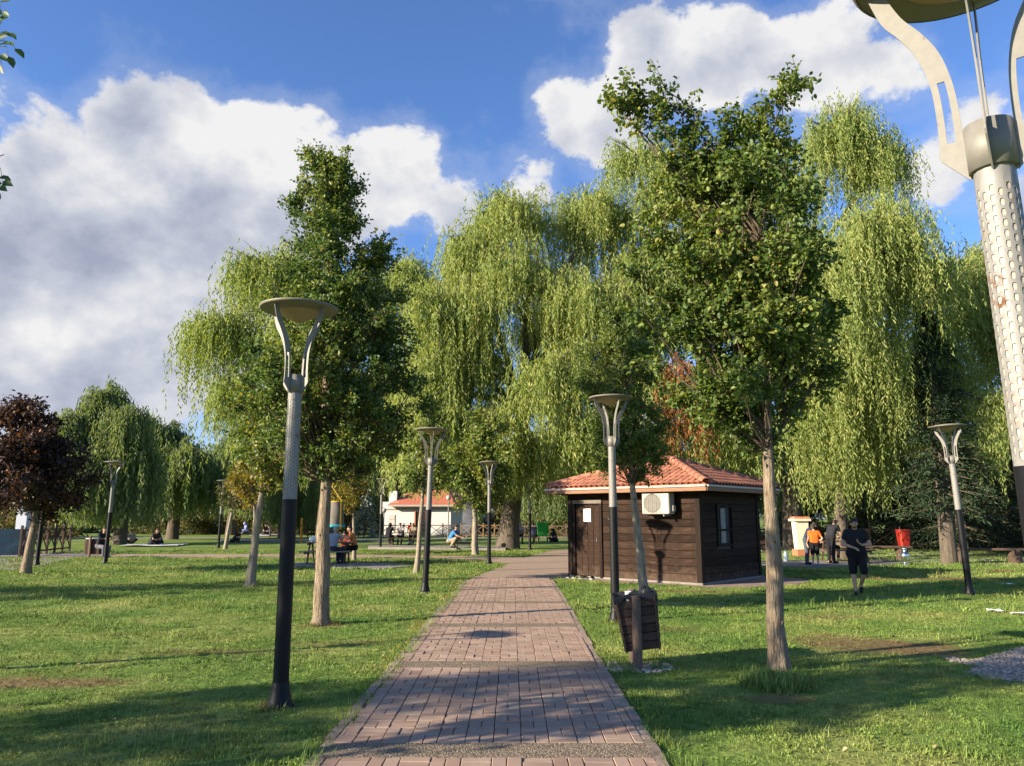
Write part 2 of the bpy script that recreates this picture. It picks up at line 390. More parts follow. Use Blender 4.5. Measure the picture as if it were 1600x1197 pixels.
def rust_metal(name, col, rough=.38, metal=.85, rust=.62):
    m, nt, b, N, L = nodes_of(name)
    tc = N('ShaderNodeTexCoord')
    n = N('ShaderNodeTexNoise'); n.inputs['Scale'].default_value = 5; n.inputs['Detail'].default_value = 9; n.inputs['Roughness'].default_value = .7; L(tc.outputs['Object'], n.inputs['Vector'])
    mr = N('ShaderNodeMapRange'); L(n.outputs['Fac'], mr.inputs[0]); mr.inputs[1].default_value = rust; mr.inputs[2].default_value = rust + .05
    n2 = N('ShaderNodeTexNoise'); n2.inputs['Scale'].default_value = 30; n2.inputs['Detail'].default_value = 4; L(tc.outputs['Object'], n2.inputs['Vector'])
    cr = N('ShaderNodeValToRGB'); L(n2.outputs['Fac'], cr.inputs['Fac']); c = Vector(col)
    cr.color_ramp.elements[0].color = (*(c * .75), 1); cr.color_ramp.elements[1].color = (*(c * 1.15), 1)
    mx = N('ShaderNodeMix'); mx.data_type = 'RGBA'; L(mr.outputs[0], mx.inputs['Factor']); L(cr.outputs[0], mx.inputs['A']); mx.inputs['B'].default_value = (.13, .055, .025, 1); L(mx.outputs['Result'], b.inputs['Base Color'])
    iv = N('ShaderNodeMapRange'); L(mr.outputs[0], iv.inputs[0]); iv.inputs[3].default_value = metal; iv.inputs[4].default_value = 0; L(iv.outputs[0], b.inputs['Metallic'])
    rr = N('ShaderNodeMapRange'); L(mr.outputs[0], rr.inputs[0]); rr.inputs[3].default_value = rough; rr.inputs[4].default_value = .9; L(rr.outputs[0], b.inputs['Roughness'])
    return m

GROUND = ground_material(); BLADE = blade_material()
PAVER = paver_material('paver_clay', False); PAVER_T = paver_material('paver_clay_field', True)
AGG = aggregate_material()
JOINT = surf('joint_sand', (.15, .12, .09), .95, .3, 20)
PLAINPAVE = surf('paving_far', (.315, .228, .165), .85, .14, 3, .2, 30, coords='Object')
KERB = surf('kerb_concrete', (.29, .22, .175), .85, .25, 7, .3, 40, col2=(.13, .11, .08), rand=.15)
CONC = surf('concrete', (.21, .19, .165), .85, .2, 3, .2, 40, col2=(.14, .125, .10))
APRON = surf('apron_screed', (.27, .19, .155), .88, .22, 3, .3, 30, col2=(.17, .12, .095))
ASPH = surf('road_grey', (.20, .20, .21), .8, .15, 2, .15, 40)
SILVER = rust_metal('galvanised_sleeve', (.215, .21, .198), .55, .05, .575)
SILVER2 = rust_metal('galvanised_arm', (.19, .183, .162), .55, .05, .60)
LINER = surf('sleeve_liner', (.36, .345, .30), .6, .08, 20, col2=(.3, .13, .06), blotch=6)
BLACKP = surf('black_paint', (.008, .0085, .0105), .48, .25, 9, .05, 60, spec=.22)
SHADEM = rust_metal('lamp_shade_paint', (.20, .18, .14), .55, .1, .70)
CONE = surf('lamp_cone_tan', (.36, .25, .14), .55, .1, 8)
BARK = surf('bark_pear', (.24, .19, .135), .92, .5, 9, 1.6, 20, stretch=(3.2, 3.2, .5), col2=(.10, .075, .05), blotch=6, spec=.1)
BARKP = surf('bark_pale', (.28, .235, .175), .9, .35, 8, 1.0, 20, stretch=(2.5, 2.5, .5), col2=(.14, .11, .08), blotch=7, spec=.1)
BARKD = surf('bark_willow', (.105, .085, .064), .95, .4, 5, 1.0, 12, stretch=(3, 3, .5))
TWIG = surf('twig_bark', (.10, .075, .05), .9, .25, 12)
WOODD = surf('hut_board_dark', (.029, .0175, .0125), .62, .5, 5, .35, 16, stretch=(1, 1, 9), rand=.4, spec=.05, col2=(.066, .038, .025), blotch=2.2)
splash(WOODD)
WOODP = surf('hut_post_dark', (.018, .011, .008), .7, .4, 5, .3, 14, stretch=(7, 7, 1), spec=.12)
WOODF = surf('fascia_wood', (.21, .098, .045), .6, .3, 6, .2, 20, stretch=(1, 6, 6))
WOODG = surf('picnic_wood', (.30, .225, .15), .8, .3, 6, .3, 20, stretch=(1, 7, 7), rand=.2)
WOODB = surf('fence_wood', (.085, .055, .038), .85, .35, 6, .3, 20, rand=.2)
WOODL = surf('fence_wood_tan', (.30, .19, .10), .85, .3, 6, rand=.2)
TILE = surf('terracotta_tile', (.30, .118, .070), .75, .25, 5, .25, 30, rand=.25, col2=(.36, .17, .10), blotch=6)
TILE2 = surf('terracotta_field', (.40, .15, .08), .75, .3, 5, .25, 30)
GUTTER = surf('gutter_white', (.45, .41, .35), .5, .1, 6)
ACW = surf('ac_casing', (.42, .395, .345), .45, .06, 6)
ACG = surf('ac_grille', (.10, .097, .088), .5, .1, 40)
DARK = surf('dark_void', (.012, .012, .013), .6, .2, 4)
PAPER = surf('paper_white', (.82, .82, .80), .7, .04, 8)
PRINT = surf('print_grey', (.22, .22, .23), .7, .1, 20)
BEIGE = surf('plate_beige', (.55, .42, .29), .6, .1, 8)
REDP = surf('print_red', (.5, .05, .03), .6, .1, 8)
WALLW = surf('render_white', (.74, .70, .66), .85, .06, 2, col2=(.66, .62, .57), blotch=.6)
CREAM = surf('pillar_cream', (.70, .61, .46), .8, .12, 5, col2=(.5, .4, .28))
BRICKR = surf('pillar_red', (.42, .16, .085), .8, .2, 8)
REDBIN = surf('red_plastic', (.29, .018, .009), .45, .12, 4)
GREENB = surf('green_plastic', (.045, .42, .06), .5, .1, 4)
BAG = surf('bag_black', (.015, .016, .018), .35, .3, 9, .5, 20)
CHROME = surf('samovar_chrome', (.75, .74, .72), .18, .05, 5, metal=1.0)
YELLOW = surf('strap_yellow', (.65, .42, .02), .6, .1, 6)
ORANGE = surf('post_orange', (.72, .27, .02), .6, .1, 6)
CYAN = surf('ring_turquoise', (.01, .38, .45), .45, .08, 6)
NETM = surf('net_grey', (.15, .135, .11), .9, .15, 20)
TEAL = surf('banner_teal', (.018, .055, .085), .7, .35, 3, col2=(.03, .10, .14), blotch=1.5)
PANEL = surf('column_grey_blue', (.42, .46, .52), .7, .08, 3)
CLOTHW = surf('blanket_white', (.60, .60, .62), .9, .15, 6, col2=(.35, .36, .45), blotch=3)
PLASTICC = surf('clear_plastic_blue', (.45, .58, .60), .25, .1, 6)
PEBBLE = surf('pebble', (.36, .295, .235), .85, .3, 25, rand=.3)
SKIN = surf('skin', (.46, .265, .175), .55, .1, 9)
HAIRM = surf('hair_dark', (.015, .011, .009), .6, .3, 30)
_cl = {}
def cloth(c):
    k = tuple(round(x, 3) for x in c)
    if k not in _cl: _cl[k] = surf('cloth_%d' % len(_cl), c, .85, .18, 12, .2, 40, spec=.2)
    return _cl[k]
L_PEAR = leafmat('leaf_pear', [(0, (0.045, 0.083, 0.025)), (1, (0.255, 0.240, 0.060)), (.45, (0.101, 0.161, 0.037)), (.8, (0.205, 0.246, 0.054)), (.95, (0.339, 0.307, 0.076))], .36, .45, .3)
L_PEARD = leafmat('leaf_pear_dark', [(0, (0.043, 0.084, 0.031)), (1, (0.340, 0.316, 0.091)), (.5, (0.090, 0.156, 0.044)), (.85, (0.184, 0.250, 0.062))], .34, .45, .3)
L_YELLOW = leafmat('leaf_autumn', [(0, (0.076, 0.105, 0.022)), (1, (0.357, 0.179, 0.022)), (.5, (0.212, 0.179, 0.028)), (.8, (0.340, 0.242, 0.033))], .4)
L_PLUM = leafmat('leaf_plum', [(0, (0.038, 0.024, 0.022)), (1, (0.270, 0.086, 0.036)), (.6, (0.075, 0.044, 0.036)), (.85, (0.135, 0.069, 0.036))], .2)
L_WIL = leafmat('leaf_willow', [(0, (0.135, 0.200, 0.058)), (1, (0.510, 0.489, 0.184)), (.5, (0.257, 0.318, 0.099)), (.85, (0.376, 0.408, 0.138))], .45, .5, .2)
L_WIL_SHADE = leafmat('leaf_willow_shade', [(0, (0.089, 0.149, 0.062)), (1, (0.306, 0.333, 0.155)), (.5, (0.166, 0.224, 0.100))], .45, .55, .2)  # willow leaf darkened: the shade on the far willows is put into its colour
L_DEAD = leafmat('leaf_dead', [(0, (0.085, 0.038, 0.018)), (1, (0.357, 0.162, 0.070)), (.5, (0.212, 0.090, 0.035))], .3, .7, .1)
L_FIR = leafmat('needle_dark', [(0, (0.015, 0.027, 0.018)), (1, (0.060, 0.087, 0.039)), (.5, (0.030, 0.051, 0.026))], .1, .7, .1)
L_SCRUB = leafmat('leaf_scrub', [(0, (.05, .065, .025)), (1, (.26, .20, .10)), (.5, (.10, .11, .04)), (.8, (.18, .15, .07))], .3, .7, .1)
L_FALL = leafmat('fallen_leaf', [(0, (0.240, 0.160, 0.050)), (1, (0.496, 0.400, 0.280)), (.5, (0.400, 0.288, 0.080))], .2, .7, .1)
# ================================================================ setting
rng = np.random.default_rng(7); random.seed(7)
g = MB().poly([(-400, -200), (400, -200), (400, 700), (-400, 700)], 0.0)
tag(g.build('ground', GROUND), kind='structure')

def edge_fn(pix):
    pts = sorted([(G(*p).y, G(*p).x) for p in pix])
    ys = [p[0] for p in pts]; xs = [p[1] for p in pts]
    return lambda y: float(np.interp(y, ys, xs))
xL = edge_fn([(475, 1197), (598, 1056), (634, 1015), (672, 966), (699, 939), (717, 916), (731, 906), (751, 898)])
xR = edge_fn([(1045, 1197), (943, 1040), (918, 997), (893, 950), (875, 923), (868, 912)])
P_END = 22.0
path_poly = [(xR(y), y) for y in np.arange(2.0, P_END + .1, 1.0)]
path_poly += [gp(893, 905), gp(900, 880), gp(920, 856)] 
path_poly += [gp(*p) for p in [(891, 858), (864, 860), (841, 866), (819, 871), (751, 870), (672, 868.5), (560, 867), (400, 866), (200, 866), (-60, 866), (-60, 871), (200, 871), (400, 871.5), (560, 872), (672, 872.5), (762, 877), (796, 881), (774, 889), (751, 898)]]
path_poly += [(xL(y), y) for y in np.arange(P_END, 1.9, -1.0)]
pb = MB().poly(path_poly, .004)
path = tag(pb.build('path', PLAINPAVE), kind='structure')
base = MB().poly([(xR(y), y) for y in np.arange(2.0, P_END + .1, .5)] + [(xL(y), y) for y in np.arange(P_END, 1.9, -.5)], .008).build('joint_bed', JOINT, path)

def paver_mesh(w, d):
    h, c = .022, .004
    b = MB(); a = [(-w, -d), (w, -d), (w, d), (-w, d)]
    vs = [(x, y, 0) for x, y in a] + [(x, y, h - c) for x, y in a] + [(x - math.copysign(c, x), y - math.copysign(c, y), h) for x, y in a]
    fs = [(8, 9, 10, 11)] + [(k + 4, (k + 1) % 4 + 4, (k + 1) % 4 + 8, k + 8) for k in range(4)] + [(k, (k + 1) % 4, (k + 1) % 4 + 4, k + 4) for k in range(4)]
    return vs, fs
BANDS = [(2.48, 2.84), (5.73, 6.09), (8.98, 9.40), (12.22, 12.62), (15.46, 15.86), (18.70, 19.1)]
CW = .2105
spots = []; cut = []
segs = [(a[1], b[0]) for a, b in zip(BANDS, BANDS[1:])] + [(BANDS[-1][1], P_END)]
for (y0, y1) in segs:
    n = max(1, round((y1 - y0) / .209)); ch = (y1 - y0) / n
    for j in range(n):
        yc = y0 + (j + .5) * ch
        for i in range(-9, 12):
            xc = -.035 + i * CW
            if (i + j) % 2 == 0: br = [(xc, yc - ch / 4, 0), (xc, yc + ch / 4, 0)]
            else: br = [(xc - CW / 4, yc, 1), (xc + CW / 4, yc, 1)]
            for (x, y, k) in br:
                hw = CW / 2 if k == 0 else CW / 4
                l_, r_ = xL(y) + .083, xR(y) - .083
                if x - hw > l_ and x + hw < r_: spots.append((x, y, k, ch))
                elif min(x + hw, r_) - max(x - hw, l_) > .03: cut.append((max(x - hw, l_), min(x + hw, r_), y, k))
spots.sort(key=lambda s: (abs(s[1] - 5.55) if s[1] >= 5.45 else 99 - s[1]))
pm = {0: paver_mesh(CW / 2 - .0032, .105 / 2 - .0032), 1: paver_mesh(CW / 4 - .0032, .2095 / 2 - .0032)}
pmesh = {}
for k in (0, 1):
    b = MB(); b.add(*pm[k]); pmesh[k] = b.mesh('paver', PAVER)
field = MB(); ftint = []
for q, (x, y, k, ch) in enumerate(spots):
    tz = rng.normal(0, .0025); rz = rng.normal(0, .014); tx, ty = rng.normal(0, .009, 2)
    if q < 300:
        o = link('paver', pmesh[k], path, loc=(x, y, .006 + tz), rot=(tx, ty, rz))
    else:
        M = Euler((tx, ty, rz)).to_matrix()
        field.add([M @ Vector(v) + Vector((x, y, .006 + tz)) for v in pm[k][0]], pm[k][1]); ftint += [rng.random()] * 12
for (x0, x1, y, k) in cut:
    vs, fs = paver_mesh((x1 - x0) / 2 - .003, (.105 if k == 0 else .2095) / 2 - .0032)
    field.add([Vector(v) + Vector(((x0 + x1) / 2, y, .006 + rng.normal(0, .0016))) for v in vs], fs); ftint += [rng.random()] * 12
fo = field.build('paver_field', PAVER_T, path); fo['kind'] = 'stuff'
a = fo.data.attributes.new('tint', 'FLOAT', 'POINT'); a.data.foreach_set('value', np.array(ftint, dtype=np.float32))
for (y0, y1) in BANDS:
    MB().poly([(xL(y0) + .085, y0 + .006), (xR(y0) - .085, y0 + .006), (xR(y1) - .085, y1 - .006), (xL(y1) + .085, y1 - .006)], .0, .026).build('aggregate_band', AGG, path)
for f, s in ((xL, 1), (xR, -1)):
    y = 3.2
    while y < 20.5:
        ln = .5 if y < 12 else 1.0
        x0, x1 = f(y), f(y + ln - .012)
        j = rng.normal(0, .006)
        b = MB().poly([(x0 + j, y), (x0 + s * .08 + j, y), (x1 + s * .08 + j, y + ln - .012), (x1 + j, y + ln - .012)][::(1 if s > 0 else -1)], -.02, .024 + rng.normal(0, .004))
        b.build('kerb_stone', KERB, path); y += ln

# hut frame (needed by the apron)
HC = Vector((4.73, 19.7, 0)); E1 = Vector((-.751, .660, 0)).normalized(); E2 = Vector((E1.y, -E1.x, 0))   # along the door front, along the window side
HL1, HL2 = 4.09, 3.44
def HP(a, b, z=0.0): return HC + E1 * a + E2 * b + Vector((0, 0, z))
ap = [HP(-.45, -.45), HP(HL1 * .5, -.75), HP(HL1 - .1, -.65), HP(HL1 + .45, -.4), HP(HL1 + .5, HL2 + .3), HP(-.3, HL2 + .5), HP(-1.5, HL2 + .1), HP(-1.7, HL2 * .45), HP(-1.1, -.05)]
tag(MB().poly([(p.x, p.y) for p in ap][::-1], .0095).build('pavement', APRON), kind='structure')
tag(MB().poly([gp(-200, 896), gp(40, 890), gp(140, 866), gp(150, 862), gp(60, 862), gp(-200, 862)], .011).build('promenade', surf('promenade_paving', (.27, .215, .21), .85, .12, 2)), kind='structure')
tag(MB().poly([(-45, 62.5), (-45, 65.3), (4, 65.3), (60, 52), (60, 46), (2, 62.5)], .006).build('road', CONC), kind='structure')
tag(MB().poly([gp(1100, 872), gp(1230, 869), gp(1420, 879), gp(1620, 884), gp(1900, 892), gp(1900, 866), gp(1400, 859), gp(1180, 858)][::-1], .0085).build('road', ASPH), kind='structure')
slab1 = [gp(p[0], p[1]) for p in [(455, 886), (560, 889), (600, 890), (645, 885), (600, 881), (460, 880)]]
tag(MB().poly(slab1, -.02, .03).build('picnic_slab', CONC), kind='structure')
slab2 = [gp(p[0], p[1]) for p in [(575, 858), (640, 859), (790, 861), (790, 857), (575, 855)]]
tag(MB().poly(slab2, -.02, .12).build('picnic_slab', CONC), kind='structure')
slab3 = [gp(p[0], p[1]) for p in [(1190, 887), (1290, 887), (1385, 884), (1440, 878), (1240, 876), (1190, 878)]]
tag(MB().poly(slab3, -.02, .04).build('picnic_slab', CONC), kind='structure')
tag(MB().poly([gp(345, 847.5), gp(610, 847.5), gp(610, 846), gp(345, 846)], -.02, .12).build('kerb', CONC), kind='structure')
gravel_poly = [gp(*p) for p in [(1470, 1026), (1520, 1032), (1560, 1022), (1600, 1012), (1680, 1010), (1680, 1085), (1600, 1066), (1545, 1062), (1505, 1050), (1530, 1043), (1490, 1035)]]
GRAVM = surf('gravel_sand', (.27, .235, .19), .9, .35, 30, .7, 60, col2=(.36, .32, .27), blotch=9)
tag(MB().poly(gravel_poly, .004).build('gravel_patch', GRAVM), kind='structure')

# ================================================================ foliage builders
def unit(a): return a / np.maximum(np.linalg.norm(a, axis=-1, keepdims=True), 1e-9)
def leaf_obj(name, P, D, N, Ln, W, tint, mat, parent, fold=.22, rounded=False):
    n = len(P); D = unit(D); S = unit(np.cross(D, N)); N = np.cross(S, D)
    Ln = np.asarray(Ln).reshape(-1, 1) * np.ones((n, 1)); W = np.asarray(W).reshape(-1, 1) * np.ones((n, 1))
    up = N * W * fold
    if rounded:
        V = np.stack([P, P + D * Ln * .28 + S * W * .45 + up, P + D * Ln * .68 + S * W * .40 + up, P + D * Ln - up * .6, P + D * Ln * .68 - S * W * .40 + up, P + D * Ln * .28 - S * W * .45 + up], 1)
        k = 6; F = np.array([0, 1, 2, 3, 0, 3, 4, 5]); ls = np.array([0, 4]); 
    else:
        V = np.stack([P, P + D * Ln * .42 + S * W * .5 + up, P + D * Ln, P + D * Ln * .42 - S * W * .5 + up], 1)
        k = 4; F = np.array([0, 1, 2, 0, 2, 3]); ls = np.array([0, 3])
    V = V.reshape(-1, 3)
    I = (np.arange(n)[:, None] * k + F[None, :]).reshape(-1)
    LS = (np.arange(n)[:, None] * len(F) + ls[None, :]).reshape(-1)
    me = bpy.data.meshes.new(name)
    me.vertices.add(len(V)); me.vertices.foreach_set('co', V.astype(np.float32).ravel())
    me.loops.add(len(I)); me.loops.foreach_set('vertex_index', I.astype(np.int32))
    me.polygons.add(len(LS)); me.polygons.foreach_set('loop_start', LS.astype(np.int32))
    me.update(calc_edges=True)
    a = me.attributes.new('tint', 'FLOAT', 'POINT'); a.data.foreach_set('value', np.repeat(np.clip(tint, 0, 1), k).astype(np.float32))
    me.materials.append(mat)
    o = link(name, me, parent); o['kind'] = 'stuff'
    return o
def rand_unit(r, n): return unit(r.normal(size=(n, 3)))

def broad_tree(name, label, cat, base, trunk, prof, seed, mat, bark, leaf=.06, n_cl=60, tw=10, lv=20, spread=.27, rounded=False, group=None, trunk_r=.09, extra=(), tint=(.45, .22), top_up=.5, lmat2=None, sparse=1.0, knots=4):
    """an upright ornamental tree. trunk: [(dx,dy,z)..] from the ground to the fork and on as the leader; prof: [(z, radius, cx, cy)]"""
    r = np.random.default_rng(seed)
    T = thing(name, label, cat, (base[0], base[1], 0), group=group)
    tp = [Vector(p) for p in trunk]
    ztop = prof[-1][0]; n = len(tp)
    rad = [trunk_r * (1.22 if i == 0 else 1.0) * max(.12, 1 - .9 * max(0, p.z - 0.0) / (ztop * 1.02)) for i, p in enumerate(tp)]
    # resample the trunk so that it wanders a little
    pts, rr = [], []
    for i in range(n - 1):
        m = 5
        for k in range(m):
            t = k / m; p = tp[i].lerp(tp[i + 1], t); w = trunk_r * .10
            pts.append(p + Vector((r.normal(0, w), r.normal(0, w), 0)) * (0 if i == 0 and k == 0 else 1)); rr.append((rad[i] * (1 - t) + rad[i + 1] * t) * (1 + r.normal(0, .035)))
    pts.append(tp[-1]); rr.append(rad[-1])
    pts[0] = pts[0] - Vector((0, 0, .05)); rr[0] = trunk_r * 1.75; pts.insert(1, tp[0].lerp(tp[1], .05)); rr.insert(1, trunk_r * 1.28)
    tb_ = MB().tube(pts, rr, 20)
    for q in range(len(tb_.v)):
        x, y, z = tb_.v[q]; c_ = pts[q // 20]; k_ = 1 + r.normal(0, .035) + .05 * math.sin((q % 20) * 1.9 + z * 1.3); tb_.v[q] = (c_.x + (x - c_.x) * k_, c_.y + (y - c_.y) * k_, z)
    smooth_by_angle(tb_.build('trunk', bark, T), 60)
    zs = [p[0] for p in prof]
    fz = lambda z, c: np.interp(z, zs, [p[c] for p in prof])
    lead_z = [p.z for p in tp]
    def on_lead(z): return np.array([np.interp(z, lead_z, [p.x for p in tp]), np.interp(z, lead_z, [p.y for p in tp]), z])
    # clump centres through the crown, crowded to the outside
    w = np.linspace(zs[0], zs[-1], 200); rw = fz(w, 1); pr = (rw + .05) ** 1.5; pr /= pr.sum()
    cz = r.choice(w, n_cl, p=pr) + r.normal(0, .05, n_cl)
    an = np.arange(n_cl) * 2.39996 + r.normal(0, .5, n_cl)
    q = r.random(n_cl) ** .45
    rd = np.maximum(0, fz(cz, 1) * q * (.88 + .22 * np.sin(an * 3 + cz * 2.2)) - spread * .55)
    C = np.stack([fz(cz, 2) + rd * np.cos(an), fz(cz, 3) + rd * np.sin(an), cz], 1)
    if len(extra): C = np.concatenate([C, np.array(extra, float)])
    limbs = MB(); fork = tp[1].z
    for c in C:
        rdist = math.hypot(c[0] - on_lead(c[2])[0], c[1] - on_lead(c[2])[1])
        z0 = max(fork - .1, min(c[2] - .25 - rdist * .9, ztop * .92)); s0 = on_lead(z0)
        mid = (s0 * .45 + c * .55) + np.array([0, 0, -.12 * rdist]) + r.normal(0, .05, 3)
        r0 = .010 + .010 * rdist
        limbs.tube([s0, s0 * .6 + mid * .4 + r.normal(0, .02, 3), mid, mid * .4 + c * .6 + r.normal(0, .03, 3), c], [r0, r0 * .8, r0 * .6, r0 * .4, .006], 5, False)
    P, D, N = [], [], []
    for ci, c in enumerate(C):
        m = max(3, int(tw * r.uniform(.6, 1.4) * (sparse if ci >= n_cl else 1)))
        for _ in range(m):
            v = r.normal(size=3); v[2] = v[2] * .9 + top_up * .7; out = c - on_lead(min(c[2], ztop * .95)); out[2] = 0
            v = v / np.linalg.norm(v) + .5 * out / (np.linalg.norm(out) + .2); v /= np.linalg.norm(v)
            ln = spread * r.uniform(.7, 1.7); tip = c + v * ln
            limbs.tube([c, c + v * ln * .5 + r.normal(0, .015, 3), tip], [.006, .004, .0025], 3, False)
            k = max(4, int(lv * r.uniform(.6, 1.4))); t = r.uniform(.15, 1.05, k)[:, None]
            p = c + v * ln * t + r.normal(0, leaf * .55, (k, 3))
            d = unit(v * .5 + rand_unit(r, k) * .9 + np.array([0, 0, -.25])); nn = rand_unit(r, k) * .8 + np.array([0, 0, .7])
            P.append(p); D.append(d); N.append(nn)
    limbs.build('branches', TWIG, T)
    P, D, N = map(np.concatenate, (P, D, N)); k = len(P)
    ti = r.normal(tint[0], tint[1], k) + .12 * np.sin(P[:, 0] * 3 + P[:, 2] * 2)
    ls = leaf * r.uniform(.7, 1.25, k)
    if lmat2 is not None:
        sel = r.random(k) < lmat2[1]
        if len(lmat2) > 2: sel = (P[:, 2] < lmat2[2] + r.normal(0, .25, k)) & (r.random(k) < lmat2[1])
        leaf_obj('turning_leaves', P[sel], D[sel], N[sel], ls[sel], ls[sel] * .7, ti[sel], lmat2[0], T, rounded=rounded)
        s2 = ~sel; P, D, N, ls, ti = P[s2], D[s2], N[s2], ls[s2], ti[s2]
    leaf_obj('crown', P, D, N, ls, ls * .68, ti, mat, T, rounded=rounded)
    for q in range(knots):
        z_ = r.uniform(.5, fork); c_ = on_lead(z_); a_ = r.uniform(3.4, 6.0); rr_ = trunk_r * (1 - .9 * z_ / (ztop * 1.02))
        MB().ball((c_[0] + math.cos(a_) * rr_ * .96, c_[1] + math.sin(a_) * rr_ * .96, z_), (.022, .016, .026), Matrix.Rotation(a_ + 1.57, 3, 'Z'), 8, 6).build('knot', TWIG, T, True)
    return T

def willow(name, label, base, trunk, lobes, seed, mat, leafL=.2, leafW=.042, floor=2.0, group=None, trunk_r=.5, per=60, strands=14, step=.13, length=(1.2, 4.5), dead=None, tint=(.5, .2), cat='tree', lean=(0, 0)):
    """a weeping willow: limbs to each lobe, branchlets arching over it, strands of narrow leaves hanging from them.
    lobes: (dx, dy, z, rx, ry, rz, share)"""
    r = np.random.default_rng(seed)
    T = thing(name, label, cat, (base[0], base[1], 0), group=group)
    tp = [Vector(p) for p in trunk]
    rr = [trunk_r * f for f in np.interp(np.arange(len(tp)), [0, 1, len(tp) - 1], [1.25, .95, .62])]
    tp2 = [tp[0] - Vector((0, 0, .1))] + tp; rr2 = [rr[0] * 1.25] + rr
    smooth_by_angle(MB().tube(tp2, rr2, 14).build('trunk', BARKD, T), 60)
    limbs = MB(); top = np.array(tp[-1])
    S, O, Ln, Dd = [], [], [], []
    for (dx, dy, z, rx, ry, rz, sh) in lobes:
        c = np.array([dx, dy, z]); R3 = np.array([rx, ry, rz])
        mid = top * .5 + c * .5 + np.array([0, 0, .12 * np.linalg.norm(c - top)]) + r.normal(0, .3, 3)
        limbs.tube([top - [0, 0, .4], top * .7 + mid * .3 + r.normal(0, .12, 3), mid, mid * .4 + c * .6 + r.normal(0, .15, 3), c], [trunk_r * .5, trunk_r * .4, trunk_r * .28, trunk_r * .2, trunk_r * .12], 7, False)
        nb = int(per * sh)
        for _ in range(nb):
            d = r.normal(size=3); d[2] = abs(d[2]) * .9 + .02 if r.random() < .75 else -abs(d[2]) * .25; d /= np.linalg.norm(d)
            e = c + d * R3 * r.uniform(.62, 1.06)
            m1 = c * .5 + e * .5 + np.array([0, 0, .22 * rz]) * r.uniform(.3, 1)
            tt = np.linspace(0, 1, 6)[:, None]; cur = (1 - tt) ** 2 * c + 2 * tt * (1 - tt) * m1 + tt ** 2 * e
            limbs.tube(cur, np.linspace(.05, .012, 6) * (.6 + trunk_r * .5), 4, False)
            k = max(3, int(strands * r.uniform(.6, 1.4)))
            u = r.uniform(.35, 1.0, k)[:, None]
            s0 = (1 - u) ** 2 * c + 2 * u * (1 - u) * m1 + u ** 2 * e + r.normal(0, .22, (k, 3)) * np.array([1, 1, .6])
            oh = d * np.array([1, 1, 0]); oh = oh / (np.linalg.norm(oh) + 1e-6)
            o = oh * r.uniform(.1, .9, (k, 1)) + r.normal(0, .35, (k, 3)) * np.array([1, 1, 0])
            S.append(s0); O.append(o)
            Lk = r.uniform(length[0], length[1], k) * (r.uniform(.55, 1.2)) * (1.0 if d[2] < .5 else .75)
            Lk = np.minimum(Lk, np.maximum(.5, s0[:, 2] - floor - abs(r.normal(0, .5, k)))); Ln.append(Lk)
            isd = np.zeros(k, bool)
            if dead is not None: isd = np.linalg.norm((s0 - np.array(dead[0])) / np.array(dead[1]), axis=1) < 1
            Dd.append(isd)
    limbs.build('branches', BARKD, T)
    S, O, Ln, Dd = map(np.concatenate, (S, O, Ln, Dd))
    nl = np.maximum(4, (Ln / step).astype(int)); idx = np.repeat(np.arange(len(S)), nl)
    pos = np.concatenate([np.arange(k) / k for k in nl]) + r.uniform(0, .02, len(idx))
    s = pos * Ln[idx]
    # first a short arch outwards, then straight down with a slight waver
    arch = 1 - np.exp(-s / .55)
    wav = np.stack([np.sin(s * 1.7 + idx), np.cos(s * 1.3 + idx * 1.7), np.zeros_like(s)], 1) * .05 * s[:, None] ** .5
    P = S[idx] + O[idx] * arch[:, None] * .75 + wav + r.normal(0, .02, (len(idx), 3))
    P[:, 2] += .22 * np.sin(np.clip(s / .6, 0, 1) * math.pi) * .6 - np.maximum(0, s - .25)
    inn = []
    for (dx, dy, z, rx, ry, rz, sh) in lobes:
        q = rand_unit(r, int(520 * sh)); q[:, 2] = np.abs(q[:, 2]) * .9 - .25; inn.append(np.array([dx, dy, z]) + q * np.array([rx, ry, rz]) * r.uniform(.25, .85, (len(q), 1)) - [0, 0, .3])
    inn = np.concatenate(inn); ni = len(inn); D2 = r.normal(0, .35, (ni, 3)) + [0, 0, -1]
    k = len(P); an = r.uniform(0, 2 * math.pi, k)
    side = np.stack([np.cos(an), np.sin(an), np.zeros(k)], 1)
    D = side * r.uniform(.25, .95, (k, 1)) + np.array([0, 0, -1.0]); N = np.cross(D, side) + r.normal(0, .5, (k, 3)) + side * .6
    ti = r.normal(tint[0], tint[1], k) + .18 * np.sin(idx * 12.9898)
    lw = r.uniform(.7, 1.25, k)
    dm = Dd[idx]
    if dm.any(): leaf_obj('dead_foliage', P[dm], D[dm], N[dm], leafL * lw[dm], leafW * lw[dm], ti[dm], L_DEAD, T)
    dm = ~dm
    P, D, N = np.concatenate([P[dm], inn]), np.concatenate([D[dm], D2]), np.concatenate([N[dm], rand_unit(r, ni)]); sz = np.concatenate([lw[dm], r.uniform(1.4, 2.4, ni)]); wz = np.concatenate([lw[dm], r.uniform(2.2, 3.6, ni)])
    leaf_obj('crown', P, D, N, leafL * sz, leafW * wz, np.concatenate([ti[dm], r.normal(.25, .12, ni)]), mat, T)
    return T

